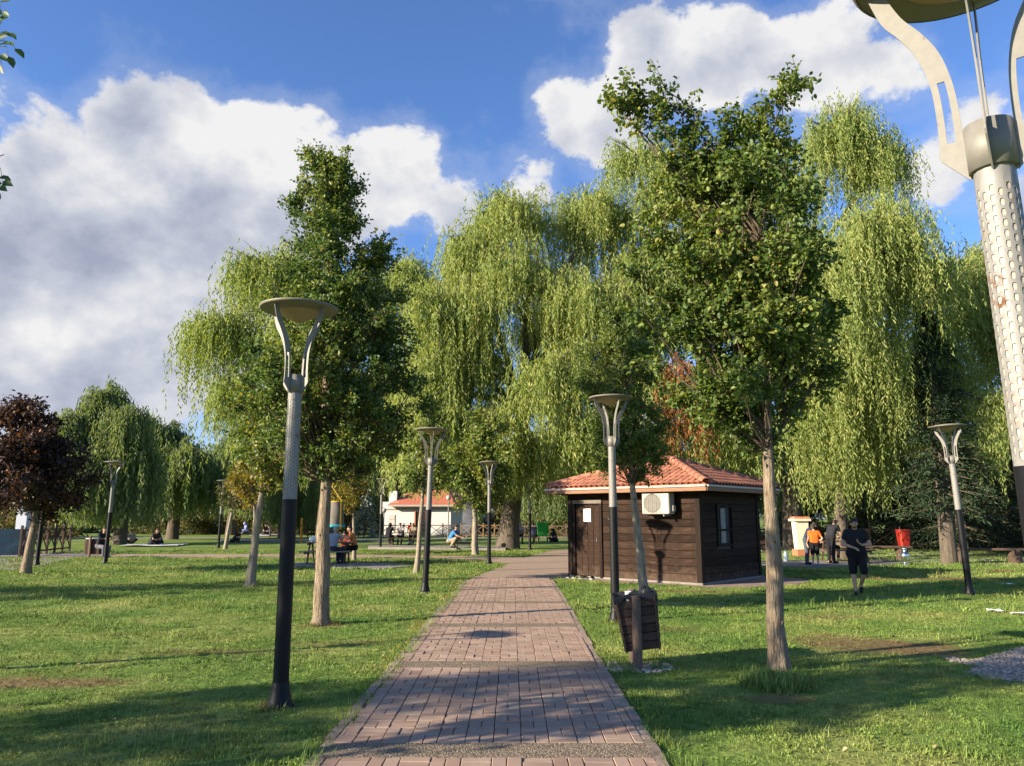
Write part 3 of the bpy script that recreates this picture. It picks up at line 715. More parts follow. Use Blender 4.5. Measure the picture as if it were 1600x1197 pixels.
def shrub(name, label, base, size, seed, mat, n=2500, leaf=.12, cat='shrub', group=None, ellipsoids=None):
    r = np.random.default_rng(seed); T = thing(name, label, cat, (base[0], base[1], 0), group=group)
    st = MB()
    for _ in range(7):
        a = r.uniform(0, 6.28); q = r.uniform(.2, .6)
        st.tube([(0, 0, -.05), (math.cos(a) * size[0] * q * .4, math.sin(a) * size[1] * q * .4, size[2] * .4), (math.cos(a) * size[0] * q, math.sin(a) * size[1] * q, size[2] * .8)], [.05, .035, .012], 5, False)
    st.build('stems', TWIG, T)
    k = max(14, n // 60); C = unit(r.normal(size=(k, 3))) * r.uniform(.4, 1, (k, 1)) ** .5; C[:, 2] = np.abs(C[:, 2]); C *= np.array(size) * np.array([1, 1, .95]); C[:, 2] += .05
    i = r.integers(0, k, n); P = C[i] + r.normal(0, .16, (n, 3)) * np.array(size); P[:, 2] = np.maximum(.03, P[:, 2])
    leaf_obj('foliage', P, rand_unit(r, n), rand_unit(r, n) + [0, 0, .5], leaf * r.uniform(.6, 1.3, n), leaf * .55, r.normal(.5, .22, n) + .2 * np.sin(i * 7.7), mat, T)
    return T

def conifer(name, label, base, h, rad, seed, group=None, z0=.8, tr=None):
    r = np.random.default_rng(seed); T = thing(name, label, 'tree', (base[0], base[1], 0), group=group)
    MB().tube([(0, 0, -.1), (0, 0, h * .5), (0, 0, h)], [tr or h * .022, (tr or h * .022) * .65, .02], 12).build('trunk', BARKD, T)
    br = MB(); P, D = [], []
    for z in np.arange(z0, h * .97, .24):
        for q in range(6):
            a = r.uniform(0, 6.28); ln = rad * (1 - z / h) ** .8 * r.uniform(.7, 1.1) + .15
            d = np.array([math.cos(a), math.sin(a), -.25]); e = np.array([0, 0, z]) + d * ln
            br.tube([(0, 0, z), e], [.03, .006], 3, False)
            k = int(18 + ln * 26); t = r.uniform(.15, 1, k)[:, None]
            P.append(np.array([0, 0, z]) + d * ln * t + r.normal(0, .09, (k, 3))); D.append(d * .6 + r.normal(0, .6, (k, 3)) + [0, 0, -.2])
    br.build('branches', TWIG, T)
    P = np.concatenate(P); D = np.concatenate(D); k = len(P)
    leaf_obj('crown', P, D, rand_unit(r, k) + [0, 0, .6], .22 * r.uniform(.6, 1.3, k), .06, r.normal(.5, .25, k), L_FIR, T)
    return T
# ================================================================ trees
def rel(px, py, Y, base): p = AT(px, py, Y); return (p.x - base[0], p.y - base[1], p.z)
# -- pear left of the path
bL = gp(501, 976); YL = bL[1]
def PL(px, py): return rel(px, py, YL, bL)
broad_tree('pear_tree', 'tall pointed dark green pear tree behind the nearest left lamp post', 'tree', bL, [(0, 0, 0), PL(509, 745), PL(512, 560), PL(512, 420), PL(512, 285)],
    [(2.30, .55, .05, 0), (2.8, 1.2, .0, 0), (3.5, 1.50, .06, 0), (4.4, 1.42, .04, 0), (5.3, 1.12, .02, 0), (5.9, 1.0, .02, 0), (6.4, .80, .02, 0), (7.0, .56, .02, 0), (7.6, .42, .0, 0), (8.0, .12, -.05, 0)], 11, L_PEARD, BARK,
    leaf=.066, n_cl=190, tw=12, lv=28, spread=.27, trunk_r=.105, top_up=.9, extra=[PL(466, 340), PL(467, 322), PL(480, 722), PL(540, 722), PL(510, 695), PL(455, 700), PL(565, 700), PL(500, 735), PL(425, 690), PL(590, 680), PL(485, 300), PL(520, 280), PL(505, 310), PL(535, 330), PL(490, 350), PL(515, 355), PL(540, 365), PL(500, 385), PL(478, 390), PL(530, 395), PL(512, 270), PL(490, 270), PL(500, 262), PL(497, 246), PL(530, 300), PL(558, 432), PL(566, 415), PL(460, 425), PL(550, 450), PL(620, 520), PL(625, 560), PL(395, 600), PL(380, 640)], tint=(.52, .26), lmat2=(L_PEAR, .35))
# -- pear right of the path
bR = gp(1218, 1047); YR = bR[1]
def PR(px, py, dy=0.0):
    q = rel(px, py, YR + dy, bR); return q
broad_tree('pear_tree', 'leafy pear tree with bare trunk on the right lawn in front of the hut', 'tree', bR, [(0, 0, 0), PR(1199, 690), PR(1195, 520), PR(1190, 360), PR(1200, 210)],
    [(2.45, .35, -.05, 0), (2.9, .85, -.12, 0), (3.4, 1.15, -.2, 0), (4.2, 1.2, -.28, 0), (5.0, 1.12, -.28, 0), (5.6, 1.0, -.22, 0), (6.1, .85, -.12, 0), (6.5, .5, .05, 0), (6.8, .2, .1, 0)], 23, L_PEAR, BARK,
    sparse=.55, leaf=.064, n_cl=140, tw=12, lv=26, spread=.25, rounded=True, trunk_r=.088, top_up=.5,
    extra=[PR(1080, 240), PR(1060, 262), PR(1100, 300), PR(1040, 250), PR(1075, 300), PR(1120, 240), PR(975, 168), PR(1000, 160), PR(1030, 180), PR(1060, 172), PR(1085, 185), PR(1010, 195), PR(1050, 200), PR(1090, 215), PR(1040, 140), PR(960, 165), PR(1238, 128), PR(1225, 150), PR(1195, 180), PR(1212, 165), PR(1180, 205), PR(1140, 250), PR(1180, 250), PR(1230, 240), PR(1100, 270), PR(1000, 430, .3), PR(1010, 500, -.3), PR(1030, 560), PR(1285, 520), PR(1290, 480, .3), PR(1270, 600, .2), PR(1170, 640), PR(1180, 660), PR(1030, 330), PR(1050, 280), PR(1250, 300), PR(1240, 380)], tint=(.50, .21))
# -- young tree before the hut
b3 = gp(1008, 940); Y3 = b3[1]
def P3(px, py): return rel(px, py, Y3, b3)
broad_tree('young_tree', 'slim young tree with a pale leaning trunk before the hut wall', 'tree', b3, [(0, 0, 0), P3(988, 750), P3(978, 640), P3(975, 530)],
    [(2.4, .5, -.25, 0), (2.8, .95, -.3, 0), (3.5, 1.15, -.35, 0), (4.3, 1.05, -.35, 0), (5.1, .8, -.4, 0), (5.7, .45, -.4, 0), (6.1, .1, -.4, 0)], 31, L_PEAR, BARKP, leaf=.062, n_cl=110, tw=11, lv=26, spread=.25, trunk_r=.085, tint=(.48, .2))
# -- leaning trunk left
b4 = gp(391, 916); Y4 = b4[1]
def P4(px, py): return rel(px, py, Y4, b4)
broad_tree('young_tree', 'young tree with a smooth pale trunk left of the nearest lamp post', 'tree', b4, [(0, 0, 0), P4(408, 765), P4(415, 690), P4(418, 580)],
    [(2.3, .35, .35, 0), (2.9, .85, .35, 0), (3.7, 1.15, .2, 0), (4.6, 1.15, .3, 0), (5.4, .8, .4, 0), (6.0, .3, .4, 0)], 41, L_PEAR, BARKP, leaf=.105, n_cl=80, tw=9, lv=17, spread=.28, trunk_r=.095, tint=(.55, .22), lmat2=(L_YELLOW, .35, 2.9))
# -- further young trees down the lawn
b5 = gp(651, 895)
broad_tree('young_tree', 'thin young tree just left of the third lamp post', 'tree', b5, [(0, 0, 0), (.16, 0, 2.7), (.2, 0, 3.6), (.22, 0, 5.0)], [(2.3, .3, .2, 0), (2.9, .75, .2, 0), (3.6, .85, .25, 0), (4.4, .7, .25, 0), (5.2, .2, .25, 0)], 51, L_PEAR, BARKP, leaf=.10, n_cl=50, tw=8, lv=12, spread=.26, trunk_r=.075, tint=(.5, .25))
b6 = gp(743, 868)
broad_tree('young_tree', 'round bright leaved young tree beside the fourth lamp post', 'tree', b6, [(0, 0, 0), (-.1, 0, 2.4), (-.15, 0, 4.0), (-.1, 0, 6.0)], [(1.9, .55, .1, 0), (2.6, 1.5, .1, 0), (3.6, 1.6, .1, 0), (4.6, 1.5, .1, 0), (5.6, 1.2, .15, 0), (6.4, .4, .2, 0)], 61, L_PEAR, BARKP, leaf=.17, n_cl=95, tw=8, lv=14, spread=.34, trunk_r=.13, tint=(.6, .22))
b7 = gp(40, 896)
broad_tree('plum_tree', 'dark purple leaved plum tree at the far left of the lawn', 'tree', b7, [(0, 0, 0), (.15, 0, 2.0), (.1, 0, 3.4), (.0, 0, 5.2)], [(1.75, 1.0, -.1, 0), (2.2, 2.0, .0, 0), (3.0, 2.0, -.2, 0), (3.9, 1.6, -.3, 0), (4.8, 1.0, -.5, 0), (5.4, .4, -.6, 0)], 71, L_PLUM, BARK, leaf=.13, n_cl=130, tw=10, lv=16, spread=.36, trunk_r=.12, tint=(.4, .28))
byl = AT(554, 860, 31.0)
broad_tree('young_tree', 'small tree with yellowing leaves behind the couple at the picnic table', 'tree', (byl.x, byl.y), [(0, 0, 0), (-.1, 0, 1.9), (-.15, 0, 2.6), (-.1, 0, 3.4)], [(1.9, .5, -.3, 0), (2.4, .9, -.35, 0), (3.0, .85, -.3, 0), (3.6, .4, -.25, 0)], 81, L_YELLOW, BARKP, leaf=.10, n_cl=40, tw=6, lv=9, spread=.28, trunk_r=.07, tint=(.5, .25))
bx = G(352, 858)
broad_tree('young_tree', 'thin pale trunked sapling beside the distant dark lamp post', 'tree', (bx.x, bx.y), [(0, 0, 0), (.25, 0, 2.2), (.3, 0, 3.2), (.3, 0, 4.4)], [(2.0, .5, .2, 0), (2.6, 1.1, .3, 0), (3.6, 1.1, .3, 0), (4.6, .4, .3, 0)], 91, L_SCRUB, BARKP, leaf=.14, n_cl=30, tw=6, lv=9, spread=.34, trunk_r=.09)
bx2 = AT(398, 860, 34.0)
broad_tree('young_tree', 'orange and yellow leaved sapling behind the smooth pale trunk', 'tree', (bx2.x, bx2.y), [(0, 0, 0), (-.1, 0, 2.0), (-.3, 0, 3.0), (-.4, 0, 4.2)], [(2.0, .4, -.3, 0), (2.6, 1.0, -.5, 0), (3.4, 1.2, -.5, 0), (4.3, .5, -.4, 0)], 92, L_YELLOW, BARKP, leaf=.13, n_cl=36, tw=6, lv=10, spread=.32, trunk_r=.09, tint=(.5, .25))

# -- trees beyond the left edge of the frame, whose shade falls across the lawn and path
def off_tree(x, y, seed, h=7.2, rad=1.45, label=''):
    return broad_tree('pear_tree', label, 'tree', (x, y), [(0, 0, 0), (.05, 0, 2.4), (.05, 0, 4.5), (0, 0, h * .9)], [(2.2, rad * .5, 0, 0), (3.0, rad, 0, 0), (4.4, rad * 1.05, 0, 0), (5.6, rad * .8, 0, 0), (h, .2, 0, 0)], seed, L_PEARD, BARK, leaf=.115, n_cl=95, tw=8, lv=11, spread=.32, trunk_r=.1, group='trees beyond the left edge of the lawn')
near_tree = off_tree(-6.1, 3.85, 101, 7.0, 1.15, 'pear tree whose leafy twigs enter at the top left corner')
off_tree(-14.6, 1.6, 102, 7.6, 1.65, 'pear tree out of view on the left, shading the near left lawn')
off_tree(-20.5, 13.3, 103, 7.6, 2.3, 'pear tree out of view on the left, shading the middle lawn')
off_tree(-27.5, 11.3, 104, 8.0, 2.4, 'second pear tree out of view on the left, shading the middle lawn')
# the sprig that reaches into the frame: its leaves can be told apart
SPRIG = [(10, 4, -.3), (13, 20, .3), (4, 36, -.9), (9, 50, .1), (20, 52, .3), (19, 68, .1), (32, 76, .5), (9, 70, -.3), (22, 88, .9), (9, 86, .4), (11, 100, 1.0), (3, 62, -.6), (-8, 20, 0), (-10, 60, .3), (6, 278, -.2), (13, 284, .1), (10, 291, .3), (2, 300, .9), (-6, 282, 0), (-4, 14, .2)]
lv = leaf_obj('leaf', np.zeros((1, 3)), np.array([[1., 0, 0]]), np.array([[0, 0, 1.]]), [.078], [.05], np.array([.25]), L_PEARD, None, rounded=True)
lm = lv.data; bpy.data.objects.remove(lv)
tb = Vector((-6.1, 3.85, 0)); tw = MB()
for grp in (SPRIG[:14], SPRIG[14:]):
    yy = 4.35
    pts = [AT(p[0], p[1], yy) - tb for p in grp]
    c = AT(-60, sum(p[1] for p in grp) / len(grp) + 25, yy) - tb
    tw.tube([Vector((.05, 0, c.z - .7)), c * .6 + Vector((0, 0, c.z * .3)), c, AT(6, sum(p[1] for p in grp) / len(grp), yy) - tb], [.016, .011, .006, .003], 5, False)
    for (px, py, ang) in grp:
        p = AT(px, py, yy) - tb
        o = link('leaf', lm, near_tree, loc=p - Vector((.035, 0, .0)))
        o.rotation_euler = (R(70) + random.uniform(-.5, .5), ang * .9 + .3, random.uniform(-.5, .5))
        stem = AT(px - 12, (py + sum(q[1] for q in grp) / len(grp)) / 2, yy) - tb
        tw.tube([p - Vector((.035, 0, 0)), stem, c], [.0018, .0025, .003], 3, False)
tw.build('sprig_twigs', TWIG, near_tree)

# -- the great willow behind the hut
bw = gp(793, 858)
def lob(base, px, py, Y, rx, ry, rz, sh=1.0):
    p = AT(px, py, Y); return (p.x - base[0], p.y - base[1], p.z, rx, ry, rz, sh)
willow('willow_tree', 'huge weeping willow in the centre, thick trunk left of the green bin', bw, [(0, 0, 0), (.1, 0, 1.2), (.35, .2, 3.0), (.7, .3, 5.4), (.8, .3, 7.6)],
    [lob(bw, 800, 440, 41, 4.2, 4.5, 2.6, 1.1), lob(bw, 800, 345, 42, 3.0, 4, 2.2, .9), lob(bw, 700, 490, 39, 2.8, 3.2, 2.4, 1.0), lob(bw, 915, 480, 39, 3.2, 3.4, 2.8, 1.2), lob(bw, 930, 340, 43, 3.2, 3.5, 2.5, 1.0), lob(bw, 860, 590, 37.5, 2.4, 2.6, 1.8, .8), lob(bw, 680, 580, 39, 2.0, 2.6, 1.8, .7), lob(bw, 1000, 440, 41, 2.6, 3, 2.4, .8), lob(bw, 775, 650, 38, .9, 1.0, 1.0, .25), lob(bw, 905, 680, 37, 2.2, 2.0, 1.4, .6), lob(bw, 990, 600, 38, 2.4, 2.4, 1.8, .6), lob(bw, 740, 400, 42, 2.4, 3, 2.0, .6), lob(bw, 690, 660, 38.5, 2.0, 2.2, 1.2, .7), lob(bw, 740, 560, 40, 2.2, 2.4, 1.8, .6), lob(bw, 855, 520, 44, 3, 2.4, 2.4, .6), lob(bw, 640, 640, 41, 1.8, 2.2, 1.6, .5), lob(bw, 850, 700, 40, 2.2, 2, 1.0, .5), lob(bw, 960, 700, 40, 2.0, 2, 1.0, .5)],
    201, L_WIL, leafL=.25, leafW=.060, floor=2.2, trunk_r=.55, per=62, strands=15, step=.12, length=(1.4, 5.0), tint=(.52, .2))
# -- willow behind the left pear
bw2 = (AT(506, 850, 47).x, 47.0)
willow('willow_tree', 'weeping willow rising behind the tall pointed pear tree', bw2, [(0, 0, 0), (0, 0, 2), (.2, 0, 5), (.3, 0, 8)],
    [lob(bw2, 425, 430, 46, 3.6, 3.5, 2.7, 1.1), lob(bw2, 350, 520, 45, 2.4, 3, 2.2, .9), lob(bw2, 370, 620, 44, 2.0, 2.6, 2.0, .7), lob(bw2, 480, 520, 44, 3.4, 3, 2.8, .8), lob(bw2, 640, 440, 49, 2.2, 3, 2.2, .7), lob(bw2, 600, 600, 46, 2.6, 3, 2.4, .7), lob(bw2, 500, 650, 46, 3.4, 3, 2.0, .8), lob(bw2, 560, 480, 48, 3, 3, 2.6, .7)],
    202, L_WIL, leafL=.27, leafW=.068, floor=2.4, trunk_r=.45, per=58, strands=14, step=.135, length=(1.4, 4.6), tint=(.42, .2))
# -- willow on the right lawn (its trunk right of the red bin)
bw3 = (AT(1315, 850, 32).x, 32.0)
willow('willow_tree', 'bright weeping willow right of the leafy pear, behind the man in black', bw3, [(0, 0, 0), (.05, 0, 2), (.3, -.2, 4.5), (.8, -.5, 7.0)],
    [lob(bw3, 1370, 370, 27, 1.9, 2.2, 1.5, 1.15), lob(bw3, 1300, 450, 27, 1.4, 2.0, 1.5, .8), lob(bw3, 1420, 440, 28, 1.5, 2.2, 1.7, .8), lob(bw3, 1500, 440, 31, 1.8, 2.2, 1.8, .6), lob(bw3, 1570, 420, 31, 1.9, 2.2, 1.8, .6), lob(bw3, 1570, 630, 28, .5, .8, .9, .3), lob(bw3, 1530, 500, 32, 2.0, 2.0, 1.8, .7), lob(bw3, 1600, 520, 31, 1.8, 2.0, 1.6, .6), lob(bw3, 1450, 560, 31, 1.6, 1.6, 1.4, .6), lob(bw3, 1340, 540, 29, 1.7, 2, 1.4, .7), lob(bw3, 1390, 620, 30, 1.5, 1.8, 1.2, .6), lob(bw3, 1290, 640, 30, 1.5, 1.6, 1.1, .6), lob(bw3, 1480, 620, 32, 1.6, 1.6, 1.4, .6), lob(bw3, 1330, 700, 31, 1.8, 1.6, .9, .5), lob(bw3, 1260, 520, 30, 1.2, 1.6, 1.2, .5)],
    203, L_WIL, leafL=.185, leafW=.043, floor=1.4, trunk_r=.25, per=66, strands=15, step=.095, length=(1.0, 3.6), tint=(.52, .2))
# -- tall willow further back on the right
bw4 = (AT(1240, 850, 40).x, 40.0)
willow('willow_tree', 'tallest weeping willow behind the hut, with a rusty dead patch of foliage', bw4, [(0, 0, 0), (0, 0, 2.5), (.2, 0, 6), (.3, 0, 9)],
    [lob(bw4, 1310, 215, 40, 2.4, 3, 2.6, 1.0), lob(bw4, 1370, 260, 40, 1.8, 2.6, 2.2, .7), lob(bw4, 1190, 300, 40, 3, 3, 2.6, .9), lob(bw4, 1060, 300, 41, 3, 3, 2.6, .9), lob(bw4, 1260, 400, 38, 3, 3, 2.6, .8), lob(bw4, 1120, 450, 38, 3.2, 3, 2.8, .9), lob(bw4, 1080, 600, 35, 2.2, 2, 1.8, .8), lob(bw4, 1200, 600, 37, 2.6, 2.4, 2.0, .7), lob(bw4, 1150, 640, 36, 2.2, 2, 1.4, .6), lob(bw4, 1000, 250, 43, 2.4, 2.6, 1.8, .5), lob(bw4, 1035, 520, 40, 2.0, 2.0, 1.8, .5), lob(bw4, 1120, 660, 39, 2.6, 2.0, 1.4, .5), lob(bw4, 1030, 400, 42, 2.2, 2.2, 2.0, .5)],
    204, L_WIL, leafL=.25, leafW=.062, floor=2.4, trunk_r=.45, per=58, strands=14, step=.125, length=(1.3, 4.4), tint=(.46, .2), dead=(rel(1072, 590, 34.5, bw4), (.95, 1.6, 1.9)))
# -- far willows on the left
bw5 = gp(186, 851)
W5 = willow('willow_tree', 'distant weeping willow behind the slim lamp post on the left', bw5, [(0, 0, 0), (.1, 0, 2), (-.3, 0, 4), (-.6, 0, 6)],
    [lob(bw5, 168, 630, 49, .7, 1.6, 1.5, .8), lob(bw5, 122, 665, 48, .9, 1.8, 1.4, .8), lob(bw5, 200, 660, 48, 1.0, 2, 1.4, .8), lob(bw5, 145, 720, 47, 1.8, 2, 1.0, .8), lob(bw5, 212, 715, 48, 1.4, 2, 1.0, .7)],
    205, L_WIL_SHADE, leafL=.34, leafW=.075, floor=.8, trunk_r=.36, per=62, strands=14, step=.15, length=(2.4, 6.5), tint=(.45, .2))
bw6 = (AT(268, 850, 60).x, 60.0)
willow('willow_tree', 'shaded weeping willow over the picnic blanket on the left', bw6, [(0, 0, 0), (.1, 0, 2), (-.3, 0, 4), (-.6, 0, 6)],
    [lob(bw6, 250, 680, 59, 2.4, 2.4, 2.0, 1), lob(bw6, 285, 715, 58, 2.2, 2.4, 1.8, .9), lob(bw6, 225, 730, 58, 2.2, 2.4, 1.8, .9), lob(bw6, 320, 740, 60, 2.2, 2.4, 1.6, .8)],
    206, L_WIL_SHADE, leafL=.38, leafW=.10, floor=1.2, trunk_r=.4, per=60, strands=12, step=.2, length=(1.6, 5.0), tint=(.38, .2))
bw7 = (AT(1345, 850, 47).x, 47.0)
willow('willow_tree', 'willow curtain with shade in its leaf colour, behind the man in black and the red bin', bw7, [(0, 0, 0), (.1, 0, 2), (-.2, 0, 4), (-.3, 0, 6)],
    [lob(bw7, 1290, 600, 46, 2.2, 2.4, 2.0, .9), lob(bw7, 1370, 580, 46, 2.2, 2.4, 2.0, .9), lob(bw7, 1330, 680, 45, 3.2, 2.4, 1.6, 1.0), lob(bw7, 1420, 660, 47, 2.0, 2.4, 1.6, .8), lob(bw7, 1250, 690, 46, 2.2, 2.4, 1.4, .8)],
    207, L_WIL_SHADE, leafL=.28, leafW=.065, floor=1.6, trunk_r=.4, per=60, strands=13, step=.15, length=(1.8, 5.5), tint=(.40, .2))
# copies of the two far willows fill the belt behind the lawn
def far_copy(src_label, px, Y, rz, sc, label):
    src = next(o for o in COL.objects if o.get('label') == src_label)
    c = copy_tree(src); p = AT(px, 830, Y); c.location = (p.x, Y, 0); c.rotation_euler.z = rz; c.scale = (sc,) * 3
    c['label'] = label; c['group'] = 'willows in the belt behind the lawn'
    return c
A5, A6 = 'distant weeping willow behind the slim lamp post on the left', 'shaded weeping willow over the picnic blanket on the left'
far_copy(A6, 360, 74, 1.1, .98, 'far willow seen between the two left willows, above the walking pair')
far_copy(A5, 440, 64, 2.3, .72, 'low far willow curtain just left of the nearest lamp post')
far_copy(A6, 520, 80, 4.0, .95, 'far willow behind the orange post')
far_copy(A5, 600, 84, .7, 1.0, 'far willow left of the white building')
far_copy(A6, 700, 92, 2.9, 1.15, 'far willow behind the white building roof')
far_copy(A5, 880, 70, 5.2, 1.0, 'far willow behind the hut on its left')
far_copy(A6, 1000, 66, 1.9, 1.0, 'far willow hidden behind the hut roof')
far_copy(A6, 1180, 62, 3.7, 1.0, 'far willow behind the cream pillar')
far_copy(A5, 1330, 58, 2.0, .9, 'far willow behind the man in black')
far_copy(A6, 60, 88, 5.5, 1.0, 'far willow at the left edge beyond the railing')
far_copy(A6, -120, 80, .4, 1.2, 'far willow past the left edge of the frame')
far_copy(A6, 1640, 60, 5.0, 1.05, 'far willow past the right edge of the frame')
BELT = ['far willow of the back belt, ' + t for t in ('beyond the teal banner', 'behind the plum tree crown', 'left of the shaded blanket willow', 'over the heads of the walking pair', 'behind the saplings with yellow leaves', 'behind the orange post and fence', 'behind the pear trunk on the left', 'hidden above the white building chimney', 'behind the round bright leaved young tree', 'just right of the thick willow trunk', 'left of the hut door', 'behind the hut roof ridge', 'behind the leafy pear on the right', 'right of the cream pillar', 'behind the red bin', 'behind the dark fir by the leaning lamp', 'at the right edge behind the nearest lamp')]
for i, (px, Y, sc) in enumerate([(-20, 98, 1.0), (110, 104, .9), (230, 100, .85), (310, 96, .9), (400, 102, 1.0), (480, 98, 1.0), (560, 104, 1.1), (640, 108, 1.1), (780, 100, 1.1), (850, 96, 1.0), (930, 92, 1.0), (1060, 84, 1.0), (1230, 76, .9), (1300, 74, .9), (1390, 72, .9), (1480, 70, 1.0), (1560, 72, 1.0)]):
    c = far_copy(A6 if i % 2 else A5, px, Y, i * 1.37, sc, BELT[i])
# dark conifers behind the right lawn
cf = AT(1505, 850, 37)
pine = gp(1484, 882)
conifer('pine_tree', 'dark pine with a bare grey trunk beside the leaning lamp post', pine, 9.6, 2.3, 302, None, 2.1, .29)
C0 = conifer('fir_tree', 'dark fir tree behind the leaning lamp post on the right', (cf.x, 37), 11.5, 3.2, 301, 'firs behind the right lawn')
for (px, Y, s, lb) in [(1575, 40, 1.05, 'dark fir tree right of the leaning lamp post, behind the log bench'), (1430, 46, 1.0, 'dark fir tree behind the red bin'), (1660, 36, 1.0, 'dark fir tree past the right edge of the frame'), (1260, 50, .8, 'dark fir tree behind the people at the right table')]:
    c = copy_tree(C0); p = AT(px, 850, Y); c.location = (p.x, Y, 0); c.rotation_euler.z = px; c.scale = (s,) * 3; c['label'] = lb
# scrub along the back of the lawn
S0 = shrub('scrub_bush', 'dry olive scrub at the far left behind the walking pair', (AT(240, 830, 78).x, 78), (3.2, 1.8, 2.4), 401, L_SCRUB, 2600, .3, 'bush', 'scrub at the back of the lawn')
k = 0
for (px, Y, s, lb) in [(300, 76, .9, 'dry scrub bush right behind the walking pair'), (345, 80, 1.3, 'tall dry scrub behind the distant lamp post'), (410, 78, 1.1, 'scrub behind the blue seated person'), (470, 76, .9, 'scrub behind the orange post'), (560, 82, 1.1, 'scrub beside the white building'), (160, 86, 1.2, 'scrub seen under the distant left willow'), (800, 74, 1.1, 'scrub behind the great willow trunk'), (870, 70, .8, 'scrub behind the green bin'), (1010, 62, 1.0, 'scrub behind the hut'), (1330, 45, .6, 'scrub behind the man in black'), (1420, 45, .7, 'scrub behind the fence by the red bin'), (1500, 45, .7, 'scrub behind the fence by the willow trunk'), (1580, 44, .7, 'scrub behind the fence at the right edge'), (1460, 43, .9, 'dark leaning scrub just left of the pine trunk'), (1540, 43, .9, 'scrub between the pine trunk and the log bench'), (1240, 47, .7, 'scrub behind the cream pillar'), (20, 60, 1.0, 'reeds and scrub behind the teal banner'), (90, 66, 1.0, 'scrub behind the left railing'), (-60, 64, 1.2, 'scrub past the left edge'), (640, 95, 1.6, 'scrub far behind the white building'), (1120, 60, 1.0, 'scrub right behind the hut roof')]:
    c = copy_tree(S0); p = AT(px, 850, Y); c.location = (p.x, Y, 0); c.rotation_euler.z = px * 1.7; c.scale = (s, s, s); c['label'] = lb
# silver-green bush left of the white building
shrub('silver_bush', 'silvery upright bush left of the white building', (AT(568, 850, 64).x, 64), (1.0, .8, 3.2), 402, leafmat('leaf_silver', [(0, (.12, .14, .10)), (1, (.42, .46, .40))], .2), 900, .28, 'bush')
# ================================================================ lamp posts
def sleeve_mesh():
    """silver sleeve with staggered slots cut right through it"""
    b = MB(); cols, r0, r1, z0, z1 = 16, .0665, .0640, 1.84, 2.86
    zs0, zs1 = 1.86, 2.78; rows = 25; ch = (zs1 - zs0) / rows
    def pt(u, z):
        t = (z - z0) / (z1 - z0); r = r0 * (1 - t) + r1 * t; a = 2 * math.pi * u / cols; return (r * math.cos(a), r * math.sin(a), z)
    for c in range(cols):
        off = ch / 2 if c % 2 else 0.0
        for k in range(rows):
            zb = zs0 + k * ch + off; zt = zb + ch; zm = (zb + zt) / 2; hw, hh, cc = .30, ch * .34, .10
            ring_o = [(c, zb), (c + .5, zb), (c + 1, zb), (c + 1, zm), (c + 1, zt), (c + .5, zt), (c, zt), (c, zm)]
            ring_i = [(c + .5 - hw + cc, zm - hh), (c + .5, zm - hh), (c + .5 + hw - cc, zm - hh), (c + .5 + hw, zm), (c + .5 + hw - cc, zm + hh), (c + .5, zm + hh), (c + .5 - hw + cc, zm + hh), (c + .5 - hw, zm)]
            vs = [pt(*p) for p in ring_o] + [pt(*p) for p in ring_i] + [tuple(x * (.93 if i < 2 else 1) for i, x in enumerate(pt(*p))) for p in ring_i]
            b.add(vs, [(i, (i + 1) % 8, (i + 1) % 8 + 8, i + 8) for i in range(8)] + [(i + 8, (i + 1) % 8 + 8, (i + 1) % 8 + 16, i + 16) for i in range(8)])
        lo = [(c, z0), (c + 1, z0), (c + 1, zs0 + off), (c, zs0 + off)]; hi = [(c, zs1 + off), (c + 1, zs1 + off), (c + 1, z1), (c, z1)]
        for q in (lo, hi): b.add([pt(*p) for p in q], [(0, 1, 2, 3)])
    b.lathe([(r1, z1), (r1, 2.885)], 32)
    return b
